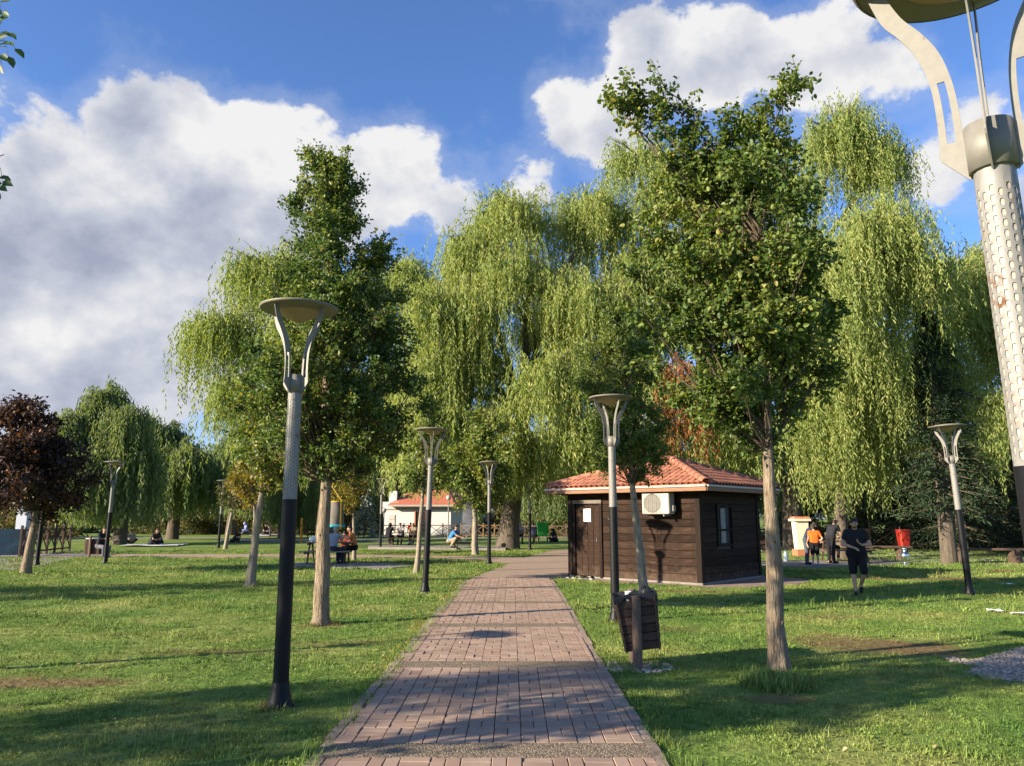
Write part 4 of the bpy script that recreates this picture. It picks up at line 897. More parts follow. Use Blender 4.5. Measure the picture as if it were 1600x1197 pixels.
def arm_mesh():
    """flat curved plate in the xz plane with a slot near its foot"""
    b = MB(); th = .006
    outer = [(.070, 2.845), (.152, 2.94), (.152, 3.00), (.150, 3.12), (.157, 3.24), (.186, 3.36), (.236, 3.46), (.290, 3.545), (.330, 3.675)]
    inner = [(.070, 2.90), (.074, 2.95), (.076, 3.00), (.078, 3.12), (.088, 3.24), (.116, 3.36), (.166, 3.46), (.222, 3.545), (.270, 3.66)]
    def fine(pl):
        q = [Vector((x, z, 0)) for x, z in pl]; out_ = []
        for i in range(len(q) - 1):
            p0, p1, p2, p3 = q[max(i - 1, 0)], q[i], q[i + 1], q[min(i + 2, len(q) - 1)]
            for t in (0, .25, .5, .75):
                if i == 0: c = p1.lerp(p2, t)
                else: c = .5 * ((2 * p1) + (p2 - p0) * t + (2 * p0 - 5 * p1 + 4 * p2 - p3) * t * t + (3 * p1 - p0 - 3 * p2 + p3) * t ** 3)
                out_.append((c.x, c.y))
        return out_ + [pl[-1]]
    outer, inner = fine(outer), fine(inner)
    # slot between the strips from z 2.95 to 3.2
    def strip(o, i):
        vs = []; n = len(o)
        for y in (-th / 2, th / 2):
            vs += [(x, y, z) for x, z in o] + [(x, y, z) for x, z in i]
        fs = []
        for k in range(n - 1):
            fs += [(k, k + 1, n + k + 1, n + k), (2 * n + k, 3 * n + k, 3 * n + k + 1, 2 * n + k + 1), (k, 2 * n + k, 2 * n + k + 1, k + 1), (n + k, n + k + 1, 3 * n + k + 1, 3 * n + k)]
        fs += [(0, n, 3 * n, 2 * n), (n - 1, 3 * n - 1, 4 * n - 1, 2 * n - 1)]
        b.add(vs, fs)
    wd = [(.036 if z > 2.9 else 0) for x, z in outer]
    s0, s1 = 8, 16   # slotted span of the lists
    strip(outer[:s0 + 1], inner[:s0 + 1]); strip(outer[s1:], inner[s1:])
    mo = [((o[0] * .68 + i[0] * .32), o[1]) for o, i in zip(outer[s0:s1 + 1], inner[s0:s1 + 1])]; mi = [((o[0] * .32 + i[0] * .68), i[1]) for o, i in zip(outer[s0:s1 + 1], inner[s0:s1 + 1])]
    strip(outer[s0:s1 + 1], mo); strip(mi, inner[s0:s1 + 1])
    return b
def weld(me, deg):
    import bmesh
    bm = bmesh.new(); bm.from_mesh(me); bmesh.ops.remove_doubles(bm, verts=bm.verts, dist=1e-5); bm.to_mesh(me); bm.free()
    me.polygons.foreach_set('use_smooth', [True] * len(me.polygons)); me.set_sharp_from_angle(angle=R(deg)); return me
lamp_meshes = dict(
    base=MB().lathe([(.0, 0.0), (.125, 0), (.128, .012), (.112, .03), (.100, .07), (.088, .12), (.080, .17), (.077, .21), (.073, .215)], 28).mesh('base', BLACKP, True),
    pole=MB().lathe([(.071, .20), (.070, 1.0), (.0685, 1.845)], 28).mesh('pole', BLACKP, True),
    sleeve=weld(sleeve_mesh().mesh('sleeve', SILVER), 28),
    liner=MB().lathe([(.0628, 1.85), (.0603, 2.88)], 24).mesh('liner', LINER, True),
    collar=MB().lathe([(.0645, 2.862), (.076, 2.862), (.076, 3.030), (.071, 3.030), (.069, 2.95), (0, 2.95)], 36).mesh('collar', SILVER2, True),
    access_door=MB().add([(.0718 * math.cos(a), .0718 * math.sin(a), z) for a in (-.5, -.25, 0, .25, .5) for z in (.62, .92)], [(2 * i, 2 * i + 2, 2 * i + 3, 2 * i + 1) for i in range(4)]).mesh('access_door', BLACKP),
    bolt=MB().lathe([(.009, 0), (.009, .012), (.005, .012), (.005, .03), (0, .03)], 6).mesh('bolt', SILVER2),
    arm=arm_mesh().mesh('arm', SILVER2),
    shade=MB().lathe([(0, 3.745), (.12, 3.742), (.25, 3.728), (.355, 3.705), (.372, 3.692), (.365, 3.683), (.30, 3.668), (.215, 3.655)], 48).mesh('shade', SHADEM, True),
    cone=MB().lathe([(.217, 3.657), (.19, 3.640), (.13, 3.605), (.07, 3.575), (.03, 3.560), (0, 3.556)], 40).mesh('reflector_cone', CONE, True),
    rim=MB().lathe([(.352, 3.707), (.376, 3.703), (.378, 3.690), (.366, 3.681)], 48).mesh('rim', SHADEM, True))
def lamp(x, y, label, rz=.1, tilt=(0, 0), group='park lamp posts', s=1.0):
    T = thing('lamp_post', label, 'lamp', (x, y, 0), group=group, rot=(Matrix.Rotation(tilt[1], 3, 'Y') @ Matrix.Rotation(rz, 3, 'Z')).to_euler()); T.scale = (s, s, s)
    for k in ('base', 'pole', 'sleeve', 'collar', 'access_door'):
        o = link(k, lamp_meshes[k], T)
        if k == 'base':
            for q in range(4): link('bolt', lamp_meshes['bolt'], o, loc=(.118 * math.cos(q * 1.57 + .6), .118 * math.sin(q * 1.57 + .6), .01))
        if k == 'sleeve': link('liner', lamp_meshes['liner'], o)
    for q in range(4):
        o = link('arm', lamp_meshes['arm'], T); o.rotation_euler.z = q * math.pi / 2
    o = link('shade', lamp_meshes['shade'], T); link('reflector_cone', lamp_meshes['cone'], o); link('rim', lamp_meshes['rim'], o)
    return T
lamp(1.755, 2.49, 'lamp post with rust spots cut by the right edge, nearest of all', R(233), (0, R(-1.75)))
lamp(*gp(437, 1104), 'nearest lamp post left of the path, black foot and silver top', R(62))
lamp(*gp(962, 971), 'lamp post behind the wooden bin, in front of the hut', R(20))
lamp(*gp(664, 926), 'lamp post on the left of the path beside the thin young tree', R(12), (0, R(1.6)))
lamp(*gp(764, 881), 'distant lamp post where the side path meets the brick path', R(25))
lamp(*gp(164, 881), 'lamp post alone on the left lawn before the distant willow', R(70), (0, R(.8)))
lamp(*gp(1516, 931), 'leaning lamp post on the far right lawn', R(30), (0, R(-2.2)))
lamp(*gp(57, 884), 'lamp post half hidden behind the plum tree', R(40), (0, R(1.0)))
lamp(*gp(341, 856), 'dark distant lamp post between the two left willows', R(30), (0, R(1.0)))
lamp(*gp(828, 861), 'lamp post right of the thick willow trunk, its top in the foliage', R(10))
lamp(*gp(594, 858), 'lamp post left of the white building, hidden by foliage above', R(50))
lamp(-9.78, 7.25, 'lamp post out of view on the left whose round shadow lies on the path', R(20))
def globe_lamp(px, py, Y, label):
    p = AT(px, py, Y); T = thing('globe_lamp', label, 'lamp', (p.x, Y, 0), group='globe lamps by the white building')
    MB().tube([(0, 0, 0), (0, 0, p.z)], .05, 8).build('pole', SILVER2, T)
    smooth_by_angle(MB().ball((0, 0, p.z + .12), .2).build('globe', ACW, T), 80)
globe_lamp(701, 780, 63, 'globe lamp in front of the right end of the white building')
globe_lamp(600, 800, 63, 'globe lamp in front of the left end of the white building')

# ================================================================ wooden hut
EAVE = 2.42
hut = thing('wooden_hut', 'dark brown wooden hut with a terracotta tiled roof beside the path', 'hut', HC)
rzE = math.atan2(E1.y, E1.x)
hut.rotation_euler.z = rzE
# hut axes: x runs along the door front away from the near corner; y = -(towards E2); work in (a, b) = along front, along side
def hb(a, b, z): return Vector((a, -b, z))      # E2 is local -y
BH = .196
def boards(a0, a1, b, face, zlist, name='board'):
    for (z0, z1) in zlist:
        t = .03
        if face == 'front': c = ((a0 + a1) / 2, -(b - t / 2), (z0 + z1) / 2); d = (a1 - a0, t, z1 - z0 - .007)
        else: c = (b, -(a0 + a1) / 2, (z0 + z1) / 2); d = (t, a1 - a0, z1 - z0 - .007)
        MB().box((0, 0, 0), d, bev=.006).build(name, WOODD, hut, loc=c, rot=((random.uniform(-.004, .004)), 0, 0))
rows = [(.06 + i * BH, .06 + (i + 1) * BH) for i in range(12)]
core = MB().box((HL1 / 2, -HL2 / 2, EAVE / 2), (HL1 - .06, HL2 - .06, EAVE - .02)).build('core_wall', DARK, hut)
DOOR = (3.02, 3.86)                                  # door span along the front
boards(.10, DOOR[0] - .09, 0.0, 'front', rows)
boards(DOOR[0] - .09, HL1 - .08, 0.0, 'front', [(2.06, 2.23), (2.23, 2.41)])
WIN = (.95, 1.75, .98, 1.95)                          # side window b0, b1, z0, z1
for (z0, z1) in rows:
    if z1 <= WIN[2] or z0 >= WIN[3]: boards(.10, HL2 - .08, 0.0, 'side', [(z0, z1)])
    else: boards(.10, WIN[0] - .05, 0.0, 'side', [(z0, z1)]); boards(WIN[1] + .05, HL2 - .08, 0.0, 'side', [(z0, z1)])
boards(.10, HL1 - .08, HL2 + .03, 'front', rows); boards(.10, HL2 - .08, HL1, 'side', rows)
for (a, b) in ((0, 0), (HL1, 0), (0, HL2), (HL1, HL2)):
    MB().box((0, 0, 0), (.15, .15, EAVE), bev=.008).build('corner_post', WOODP, hut, loc=hb(a + (.03 if a == 0 else -.03), b + (.03 if b == 0 else -.03), EAVE / 2))
MB().box((0, 0, 0), (HL1 + .1, HL2 + .1, .06)).build('plinth', CONC, hut, loc=hb(HL1 / 2, HL2 / 2, .03))
for a in (DOOR[0] - .04, DOOR[1] + .04): MB().box((0, 0, 0), (.09, .09, 2.06), bev=.006).build('door_post', WOODP, hut, loc=hb(a, -.03, 1.06))
MB().box((0, 0, 0), (DOOR[1] - DOOR[0] + .16, .085, .10), bev=.006).build('lintel', surf('lintel_grey', (.15, .125, .105), .8, .25, 8), hut, loc=hb((DOOR[0] + DOOR[1]) / 2, -.035, 2.10))
dm = (DOOR[0] + DOOR[1]) / 2
door = MB().box((0, 0, 0), (DOOR[1] - DOOR[0] - .01, .05, 1.95), bev=.006).build('door', WOODD, hut, loc=hb(dm, .0, 1.05))
for i in range(4): MB().box((0, 0, 0), (.185, .012, 1.85), bev=.003).build('plank', WOODD, door, loc=(-.30 + i * .2, .030, 0))
MB().tube([(0, 0, -.06), (0, .05, -.05), (0, .05, .05), (0, 0, .06)], .009, 6).build('handle', SILVER2, door, loc=(-.33, .025, .0))
# window on the shaded side
b0, b1, z0, z1 = WIN
win = MB().box((0, 0, 0), (.02, b1 - b0, z1 - z0)).build('window', DARK, hut, loc=hb(.02, (b0 + b1) / 2, (z0 + z1) / 2))
for s in (-1, 1):
    MB().box((0, 0, 0), (.07, .06, z1 - z0 + .12)).build('frame', WOODP, win, loc=(-.035, s * ((b1 - b0) / 2 + .02), 0))
    MB().box((0, 0, 0), (.066, b1 - b0 - .02, .06)).build('frame', WOODP, win, loc=(-.035, 0, s * ((z1 - z0) / 2 + .02)))
MB().box((0, 0, 0), (.05, b1 - b0, .05)).build('transom', WOODP, win, loc=(-.03, 0, -.12))
cv = MB(); cols = 14
cv.add([(-.018 - .012 * math.sin(i * 1.9), -.1 + i * .30 / cols, z) for i in range(cols + 1) for z in (-.46, .44)], [(2 * i, 2 * i + 2, 2 * i + 3, 2 * i + 1) for i in range(cols)])
cv.build('curtain', surf('curtain_grey', (.30, .29, .28), .9, .15, 8), win)
# roof
OV = .48; RIDGE_H = 3.28; EZ = EAVE + .07
A0, A1, B0, B1 = -OV, HL1 + OV, -OV, HL2 + OV
rl = ((A1 - A0) - (B1 - B0)) / 2
RA0, RA1, RB = A0 + (B1 - B0) / 2, A1 - (B1 - B0) / 2, (B0 + B1) / 2
corners = [hb(A0, B0, EZ), hb(A1, B0, EZ), hb(A1, B1, EZ), hb(A0, B1, EZ)]; rg = [hb(RA0, RB, RIDGE_H), hb(RA1, RB, RIDGE_H)]
rm = MB(); low = [c - Vector((0, 0, .06)) for c in corners]
rm.add(corners + rg + low, [(0, 1, 5, 4), (1, 2, 5), (2, 3, 4, 5), (3, 0, 4), (0, 6, 7, 1), (1, 7, 8, 2), (2, 8, 9, 3), (3, 9, 6, 0), (6, 9, 8, 7)])
roof = rm.build('roof', TILE2, hut)
def barrel(w0, w1, L, h, n=6):
    b = MB(); vs = []
    for (w, y, dz) in ((w0, 0, .016), (w1, L, 0)):
        for i in range(n + 1):
            a = math.pi * i / n; vs.append((-w / 2 * math.cos(a), y, h * math.sin(a) + dz))
    for i in range(n + 1):
        a = math.pi * i / n; vs.append((-(w0 / 2 - .012) * math.cos(a), 0, (h - .012) * math.sin(a) + .016))
    fs = [(i, i + 1, n + 2 + i, n + 1 + i) for i in range(n)] + [(2 * n + 2 + i, 2 * n + 3 + i, i + 1, i) for i in range(n)]
    b.add(vs, fs); return b
tmesh = barrel(.155, .125, .36, .062).mesh('tile', TILE, True); hmesh = barrel(.24, .20, .40, .10).mesh('ridge_tile', TILE, True)
rear = MB()
def slope(p0, p1, q0, q1, visible):
    """tile the plane from eave p0-p1 up to q0-q1"""
    p0, p1, q0, q1 = map(Vector, (p0, p1, q0, q1)); ex = (p1 - p0).normalized(); W = (p1 - p0).length
    mid = (q0 + q1) / 2; up = mid - p0; up = up - ex * up.dot(ex); H = up.length; up.normalize(); nz = ex.cross(up)
    if nz.z < 0: nz = -nz
    M = Matrix((ex if ex.cross(up).z > 0 else -ex, up, nz)).transposed()
    s0 = (q0 - p0).dot(ex); s1 = (q1 - p0).dot(ex); ncol = int(W / .172); n = int(H / .31)
    for r_ in range(n + 1):
        y = r_ * .31 - .05; t = (y + .18) / H
        if t > .97: continue
        for c in range(ncol):
            x = (c + .5) * W / ncol
            if x < s0 * t + .02 or x > W + (s1 - W) * t - .02: continue
            loc = p0 + ex * x + up * y + nz * .012
            R3 = M @ Matrix.Rotation(random.gauss(0, .02), 3, 'Z')
            if visible:
                o = link('tile', tmesh, roof, loc=loc); o.rotation_euler = R3.to_euler()
            else: rear.add([R3 @ v.co + loc for v in tmesh.vertices], [tuple(p.vertices) for p in tmesh.polygons])
slope(corners[0], corners[1], rg[0], rg[1], True)
slope(corners[3], corners[0], rg[0], rg[0], True)
slope(corners[1], corners[2], rg[1], rg[1], False)
slope(corners[2], corners[3], rg[1], rg[0], False)
ro = rear.build('rear_tiles', TILE2, roof, smooth=True); ro['kind'] = 'stuff'
for (a, b) in ((corners[0], rg[0]), (corners[1], rg[1]), (corners[3], rg[0]), (corners[2], rg[1]), (rg[0], rg[1])):
    d = (b - a); L_ = d.length; n = max(1, int(L_ / .34)); d.normalize(); sx = d.cross(Vector((0, 0, 1))).normalized(); nz = sx.cross(d)
    for i in range(n):
        o = link('ridge_tile', hmesh, roof, loc=a + d * (i * L_ / n) + nz * .035); o.rotation_euler = Matrix((sx, d, nz)).transposed().to_euler()
for i in range(4):
    a, b = corners[i], corners[(i + 1) % 4]; o_ = ((a + b) / 2 - Vector((HL1 / 2, -HL2 / 2, EZ))); o_.z = 0; o_.normalize()
    dn = Vector((0, 0, -.055))
    MB().bar(a + o_ * .035 + dn * .8, b + o_ * .035 + dn * .8, .05, .05, .01).build('gutter', GUTTER, roof)
    MB().bar(a + o_ * .012 + dn * 2.2, b + o_ * .012 + dn * 2.2, .03, .10, .004).build('fascia', WOODF, roof)
# things on and by the hut
def wallp(a, z, out=0.0): p = HP(a, -out, z); return p
ac = thing('air_conditioner', 'white air conditioner outdoor unit fixed high on the hut wall', 'air conditioner', wallp(1.03, 1.74, .05), rzE); ac.scale = (1.0, 1.0, 1.0)
MB().box((0, 0, 0), (.80, .30, .55), bev=.02).build('casing', ACW, ac, loc=(0, .19, .29))
gr = MB()
for i in range(16): gr.tube([(-.27, .352, .06 + i * .029), (.27, .352, .06 + i * .029)], .004, 4)
for i in range(5): gr.tube([(-.24 + i * .12, .356, .05), (-.24 + i * .12, .356, .52)], .004, 4)
gr.build('grille', ACW, ac, loc=(.09, 0, 0))
fan = MB().lathe([(.0, 0), (.225, 0), (.235, .012), (.245, 0)], 32).build('fan_recess', ACG, ac, loc=(.09, .343, .29), rot=(R(-90), 0, 0))
MB().box((0, 0, 0), (.07, .004, .035)).build('badge', PRINT, ac, loc=(-.27, .343, .46))
MB().box((0, 0, 0), (.06, .14, .16), bev=.01).build('pipe_cover', ACW, ac, loc=(-.43, .16, .16))
for s in (-.25, .25): MB().bar((s, .0, -.02), (s, .36, -.02), .03, .04).build('bracket', SILVER2, ac)
pn = thing('paper_notice', 'white sheet of paper pinned on the hut door', 'notice', wallp(dm, 1.55, .045), rzE)
MB().box((0, 0, 0), (.24, .004, .36)).build('sheet', PAPER, pn, loc=(0, 0, .18))
for i in range(7): MB().box((0, 0, 0), (.17 - (i % 3) * .03, .002, .010)).build('print_line', PRINT, pn, loc=(0, .0035, .31 - i * .04))
sg = thing('wall_sign', 'small beige plate beside the hut door', 'sign', wallp(2.62, 1.62, .005), rzE)
MB().box((0, 0, 0), (.30, .012, .18), bev=.004).build('plate', BEIGE, sg, loc=(0, .006, .09))
MB().box((0, 0, 0), (.05, .003, .10)).build('red_mark', REDP, sg, loc=(.09, .014, .09))
for i in range(3): MB().box((0, 0, 0), (.14, .003, .016)).build('print_line', PRINT, sg, loc=(-.05, .014, .13 - i * .035))
def shoe(a, out, rot, label, dark):
    T = thing('shoe', label, 'shoe', HP(a, -out, .0105), rot, 'shoes left at the hut door')
    b = MB(); prof = [(-.13, .036, .028), (-.09, .042, .055), (-.02, .04, .075), (.05, .042, .06), (.10, .043, .04), (.14, .028, .025)]
    vs = []; n = 8
    for (x, w, h) in prof:
        for k in range(n): t = math.pi * k / (n - 1); vs.append((x, w * math.cos(t), .018 + h * math.sin(t)))
    b.add(vs, [(i * n + k, (i + 1) * n + k, (i + 1) * n + k + 1, i * n + k + 1) for i in range(5) for k in range(n - 1)] + [tuple(range(n)), tuple(5 * n + k for k in range(n - 1, -1, -1))])
    b.build('upper', cloth((.02, .02, .022)) if dark else cloth((.08, .085, .09)), T, True)
    MB().box((0, 0, 0), (.285, .09, .022), bev=.008).build('sole', PAPER, T, loc=(0, 0, .012))
    MB().ball((-.07, 0, .075), (.05, .028, .012)).build('opening', DARK, T)
shoe(3.95, .30, 1.4, 'leftmost grey trainer at the hut door', False); shoe(3.72, .32, 1.3, 'second grey trainer from the left at the hut door', False)
shoe(3.40, .30, .4, 'black shoe lying third from the left at the hut door', True); shoe(3.12, .30, 1.2, 'rightmost black shoe at the hut door', True)

# ================================================================ wooden bin
BIN = G(998, 1046)
bn = thing('litter_bin', 'tilted wooden slatted litter bin with a black bag beside the path', 'bin', BIN, R(-6))
def logpost(h, r, loc):
    b = MB(); n = 12; prof = []
    pts = [(random.gauss(0, .003), random.gauss(0, .003), -.1 + (h + .1) * i / 7) for i in range(8)]
    return b.tube(pts, [r * (1.06 - .1 * i / 7 + random.gauss(0, .015)) for i in range(8)], 12)
BINW = surf('bin_wood', (.085, .050, .034), .8, .45, 6, .5, 18, stretch=(7, 1, 7), rand=.3)
smooth_by_angle(logpost(.80, .052, None).build('post', surf('bin_post', (.16, .105, .075), .9, .4, 6, .8, 14, stretch=(6, 6, .6)), bn, loc=(-.01, -.02, 0)), 50)
smooth_by_angle(logpost(.83, .050, None).build('post', MATS['bin_post'], bn, loc=(-.03, .50, 0)), 50)
box = bpy.data.objects.new('slatted_box', None); COL.objects.link(box); box.parent = bn; box.location = (-.02, .245, .80); box.rotation_euler = (0, R(-7.5), 0)
tw_, bw_ = .235, .20
for i in range(6):
    zc = -.095 - i * .094; f = i / 5; hw = tw_ * (1 - f) + bw_ * f
    for s in (-1, 1):
        MB().box((0, 0, 0), (2 * hw, .018, .086), bev=.004).build('slat', BINW, box, loc=(0, s * .175, zc), rot=(0, random.gauss(0, .01), 0))
        MB().box((0, 0, 0), (.018, .33, .086), bev=.004).build('slat', BINW, box, loc=(s * hw, 0, zc), rot=(0, s * .05, 0))
for sx in (-1, 1):
    for sy in (-1, 1):
        MB().bar((sx * (tw_ - .02), sy * .19, -.04), (sx * (bw_ - .015), sy * .19, -.62), .055, .018, .004).build('corner_board', BINW, box)
MB().box((0, 0, -.60), (.36, .33, .02)).build('bin_floor', BINW, box)
bg = MB(); n = 40; vs = []
for (sc, z, jz) in ((.98, -.30, 0), (.97, -.04, .01), (1.01, .008, .012), (1.06, .012, .010), (1.07, -.03, .02), (1.065, -.075, .02)):
    for k in range(n):
        a = 2 * math.pi * k / n; ca, sa = math.cos(a), math.sin(a); m = max(abs(ca), abs(sa)); 
        vs.append((ca / m * (.235 if sc > 1 else .215) * sc, sa / m * (.195 if sc > 1 else .17) * sc, z + random.gauss(0, 1) * jz))
bg.add(vs, [(i * n + k, i * n + (k + 1) % n, (i + 1) * n + (k + 1) % n, (i + 1) * n + k) for i in range(5) for k in range(n)] + [tuple(range(n))])
smooth_by_angle(bg.build('bag', BAG, box), 60)
kb = MB().ball((.14, 0, -.01), (.085, .09, .075), n=14, m=9)
kb.v = [(x + random.gauss(0, .006), y + random.gauss(0, .006), z + random.gauss(0, .006)) for x, y, z in kb.v]
kb.build('bag_bulge', BAG, box)
cup = thing('paper_cup', 'white paper cup stuck in the top of the wooden bin', 'cup', BIN + Vector((-.085, .09, .735)), .3)
MB().lathe([(0, 0), (.026, 0), (.038, .10), (.036, .10), (.025, .006)], 18).build('cup_wall', PAPER, cup); MB().lathe([(.036, .098), (.040, .101), (.038, .105)], 18).build('rim', PAPER, cup)
peb = MB(); pt = []
for _ in range(300):
    a = random.uniform(0, 6.28); q = random.random() ** .6 * .36; s = random.uniform(.010, .030)
    peb.ball((math.cos(a) * q * 1.2, math.sin(a) * q * .9 + .1, s * .3), (s, s * random.uniform(.6, 1), s * .6), n=6, m=4)
tag(peb.build('pebble_bed', PEBBLE, loc=BIN), 'loose pebbles around the foot of the wooden bin', 'pebbles', kind='stuff')

# ================================================================ picnic furniture
def picnic(loc, rz, label, mat=WOODG, L=1.8, group='picnic tables'):
    T = thing('picnic_table', label, 'table', loc, rz, group)
    for i in range(5): MB().box((0, 0, 0), (L, .135, .04), bev=.006).build('plank', mat, T, loc=(0, (i - 2) * .142, .735))
    for s in (-1, 1):
        for j in range(2): MB().box((0, 0, 0), (L, .135, .04), bev=.006).build('bench_plank', mat, T, loc=(0, s * (.70 + j * .142), .435))
        for e in (-1, 1): MB().bar((e * L * .36, s * .22, .72), (e * L * .36, s * .62, .0), .05, .09, .006).build('leg', WOODB, T)
        MB().bar((s * (L * .36 + .05), -.86, .395), (s * (L * .36 + .05), .86, .395), .05, .09, .006).build('bench_bearer', WOODB, T)
        MB().bar((s * (L * .36 + .05), -.34, .695), (s * (L * .36 + .05), .34, .695), .05, .08, .006).build('top_bearer', WOODB, T)
    return T
T1 = G(513, 881); T1.z = .03
picnic(T1, R(3), 'pale picnic table with food where the couple sit, behind the pear trunk')
T2 = G(628, 852); picnic(T2, R(8), 'dark picnic table in front of the white building', WOODB)
T3 = G(1320, 879); T3.z = .04; picnic(T3, R(-6), 'dark picnic table behind the man in black', WOODB)
T4 = G(815, 850); picnic(T4, R(4), 'dark picnic table right of the thick willow trunk', WOODB, 2.2)
def log_bench(loc, rz, L, label):
    T = thing('log_bench', label, 'bench', loc, rz, 'log benches by the right road')
    MB().box((0, 0, 0), (L, .42, .09), bev=.02).build('seat', WOODB, T, loc=(0, 0, .50))
    for s in (-1, 1): smooth_by_angle(MB().tube([(s * L * .36, 0, -.02), (s * L * .36, 0, .2), (s * L * .36, 0, .46)], [.24, .23, .235], 16).build('log_foot', WOODB, T), 50)
log_bench(G(1372, 875), R(-4), 2.6, 'log bench between the man in black and the red bin'); log_bench(G(1545, 880), R(-5), 2.6, 'log bench right of the willow trunk at the right edge')
pb_ = thing('wooden_bench', 'orange wooden bench end showing past the hut', 'bench', G(1194, 882), R(20))
for i in range(3): MB().box((0, 0, 0), (.9, .11, .035), bev=.005).build('seat_slat', WOODF, pb_, loc=(.1, -.12 + i * .12, .44))
for i in range(2): MB().box((0, 0, 0), (.9, .03, .11), bev=.005).build('back_slat', WOODF, pb_, loc=(.1, .22, .60 + i * .16))
for s in (-.3, .45): MB().box((0, 0, 0), (.07, .36, .42)).build('leg', WOODF, pb_, loc=(s, 0, .21)); MB().box((0, 0, 0), (.06, .05, .40)).build('back_post', WOODF, pb_, loc=(s, .20, .62))

def x_fence(p0, p1, n, h, mat, label, thick=.09):
    p0, p1 = Vector((*p0, 0)), Vector((*p1, 0)); d = p1 - p0; T = thing('lattice_fence', label, 'fence', p0, math.atan2(d.y, d.x)); w = d.length / n
    post = MB().box((0, 0, 0), (thick, thick, h + .1), bev=.01).mesh('post', mat); rail = MB().box((0, 0, 0), (w - thick, thick * .5, thick * .8)).mesh('rail', mat)
    dg = math.hypot(w - thick, h * .66); brace = MB().box((0, 0, 0), (dg, thick * .4, thick * .55)).mesh('brace', mat); an = math.atan2(h * .66, w - thick)
    for i in range(n + 1): link('post', post, T, loc=(i * w, 0, h / 2 + .03))
    for i in range(n):
        x = (i + .5) * w
        link('rail', rail, T, loc=(x, 0, h * .90)); link('rail', rail, T, loc=(x, 0, h * .16))
        link('brace', brace, T, loc=(x, -.02, h * .53), rot=(0, an, 0)); link('brace', brace, T, loc=(x, .03, h * .53), rot=(0, -an, 0))
    return T
x_fence((AT(1130, 850, 42).x, 42.5), (AT(1720, 850, 40).x, 39), 15, 1.15, WOODB, 'dark lattice fence along the road behind the right lawn')
x_fence((AT(720, 840, 66).x, 66.0), (AT(790, 840, 66).x, 66.2), 4, 1.1, WOODL, 'tan lattice fence in front of the blue shaded wall of the white building')
x_fence((AT(590, 840, 66).x, 66.0), (AT(712, 840, 66).x, 66.0), 6, 1.1, WOODB, 'dark rail fence in front of the white building door')
x_fence((AT(420, 840, 66).x, 66.2), (AT(580, 840, 66).x, 66.0), 8, 1.1, WOODB, 'dark rail fence behind the orange post')
x_fence((AT(800, 840, 62).x, 62.2), (AT(1120, 840, 56).x, 55.0), 14, 1.1, WOODB, 'dark rail fence behind the green bin and the hut')
a_, b_ = G(30, 871), G(108, 862)
x_fence((a_.x, a_.y), (b_.x, b_.y), 6, 1.25, WOODB, 'dark lattice railing of the left promenade')

# ================================================================ white building
wb = thing('white_building', 'low white building with a red tiled roof behind the fence', 'building', (AT(598, 840, 71).x, 71, 0))
x0 = AT(598, 840, 71).x; x1 = AT(704, 840, 71).x; x2 = AT(775, 840, 75).x; W = x1 - x0
EH = 2.75
MB().add([(0, 0, 0), (W, 0, 0), (W, 0, EH), (0, 0, EH), (x2 - x0, 6, 0), (x2 - x0, 6, EH), (x2 - x0 - W, 6, 0), (x2 - x0 - W, 6, EH)], [(0, 1, 2, 3), (1, 4, 5, 2), (4, 6, 7, 5), (6, 0, 3, 7), (3, 2, 5, 7)]).build('wall', WALLW, wb)
rfz = EH + .05; ov = .45; q = [(-ov + .9, -ov, rfz), (W + ov, -ov, rfz), (x2 - x0 + ov, 6 + ov, rfz), (x2 - x0 - W, 6 + ov, rfz)]; rr_ = [(2.2, 3, 4.3), (W - .6, 3, 4.3)]
rf = MB().add(q + rr_ + [(x, y, z - .15) for x, y, z in q], [(0, 1, 5, 4), (1, 2, 5), (2, 3, 4, 5), (3, 0, 4), (0, 6, 7, 1), (1, 7, 8, 2), (2, 8, 9, 3), (3, 9, 6, 0), (6, 9, 8, 7)]).build('roof', surf('far_roof', (.42, .13, .07), .8, .2, 3, .3, 9, stretch=(6, 1, 1)), wb)
MB().bar((-ov + .9, -ov - .06, rfz - .1), (W + ov, -ov - .06, rfz - .1), .1, .16).build('gutter', GUTTER, rf)
MB().box((0, 0, 0), (.7, .7, 1.0)).build('chimney', WALLW, rf, loc=(.75, .8, 3.55)); MB().box((0, 0, 0), (1.6, .5, .5)).build('parapet', WALLW, wb, loc=(.55, .3, EH + .05))
d0 = AT(648, 840, 71).x - x0; d1 = AT(665, 840, 71).x - x0
dr = MB().box((0, 0, 0), (d1 - d0, .06, 2.15)).build('door', DARK, wb, loc=((d0 + d1) / 2, -.03, 1.08))
for s in (-1, 1): MB().box((0, 0, 0), (.12, .10, 2.3)).build('frame', BRICKR, dr, loc=(s * (d1 - d0) / 2, -.03, .05))
w0 = AT(611, 840, 71).x - x0
wn = MB().box((0, 0, 0), (.6, .05, 1.4)).build('shutter', surf('shutter_pale', (.6, .55, .5), .7, .1, 5), wb, loc=(w0, -.02, 1.2)); MB().box((0, 0, 0), (.5, .02, .02)).build('slat', PRINT, wn, loc=(0, -.035, .3))
MB().box((0, 0, 0), (W + .3, .06, .10)).build('cornice', GUTTER, wb, loc=(W / 2, -.035, EH - .35))

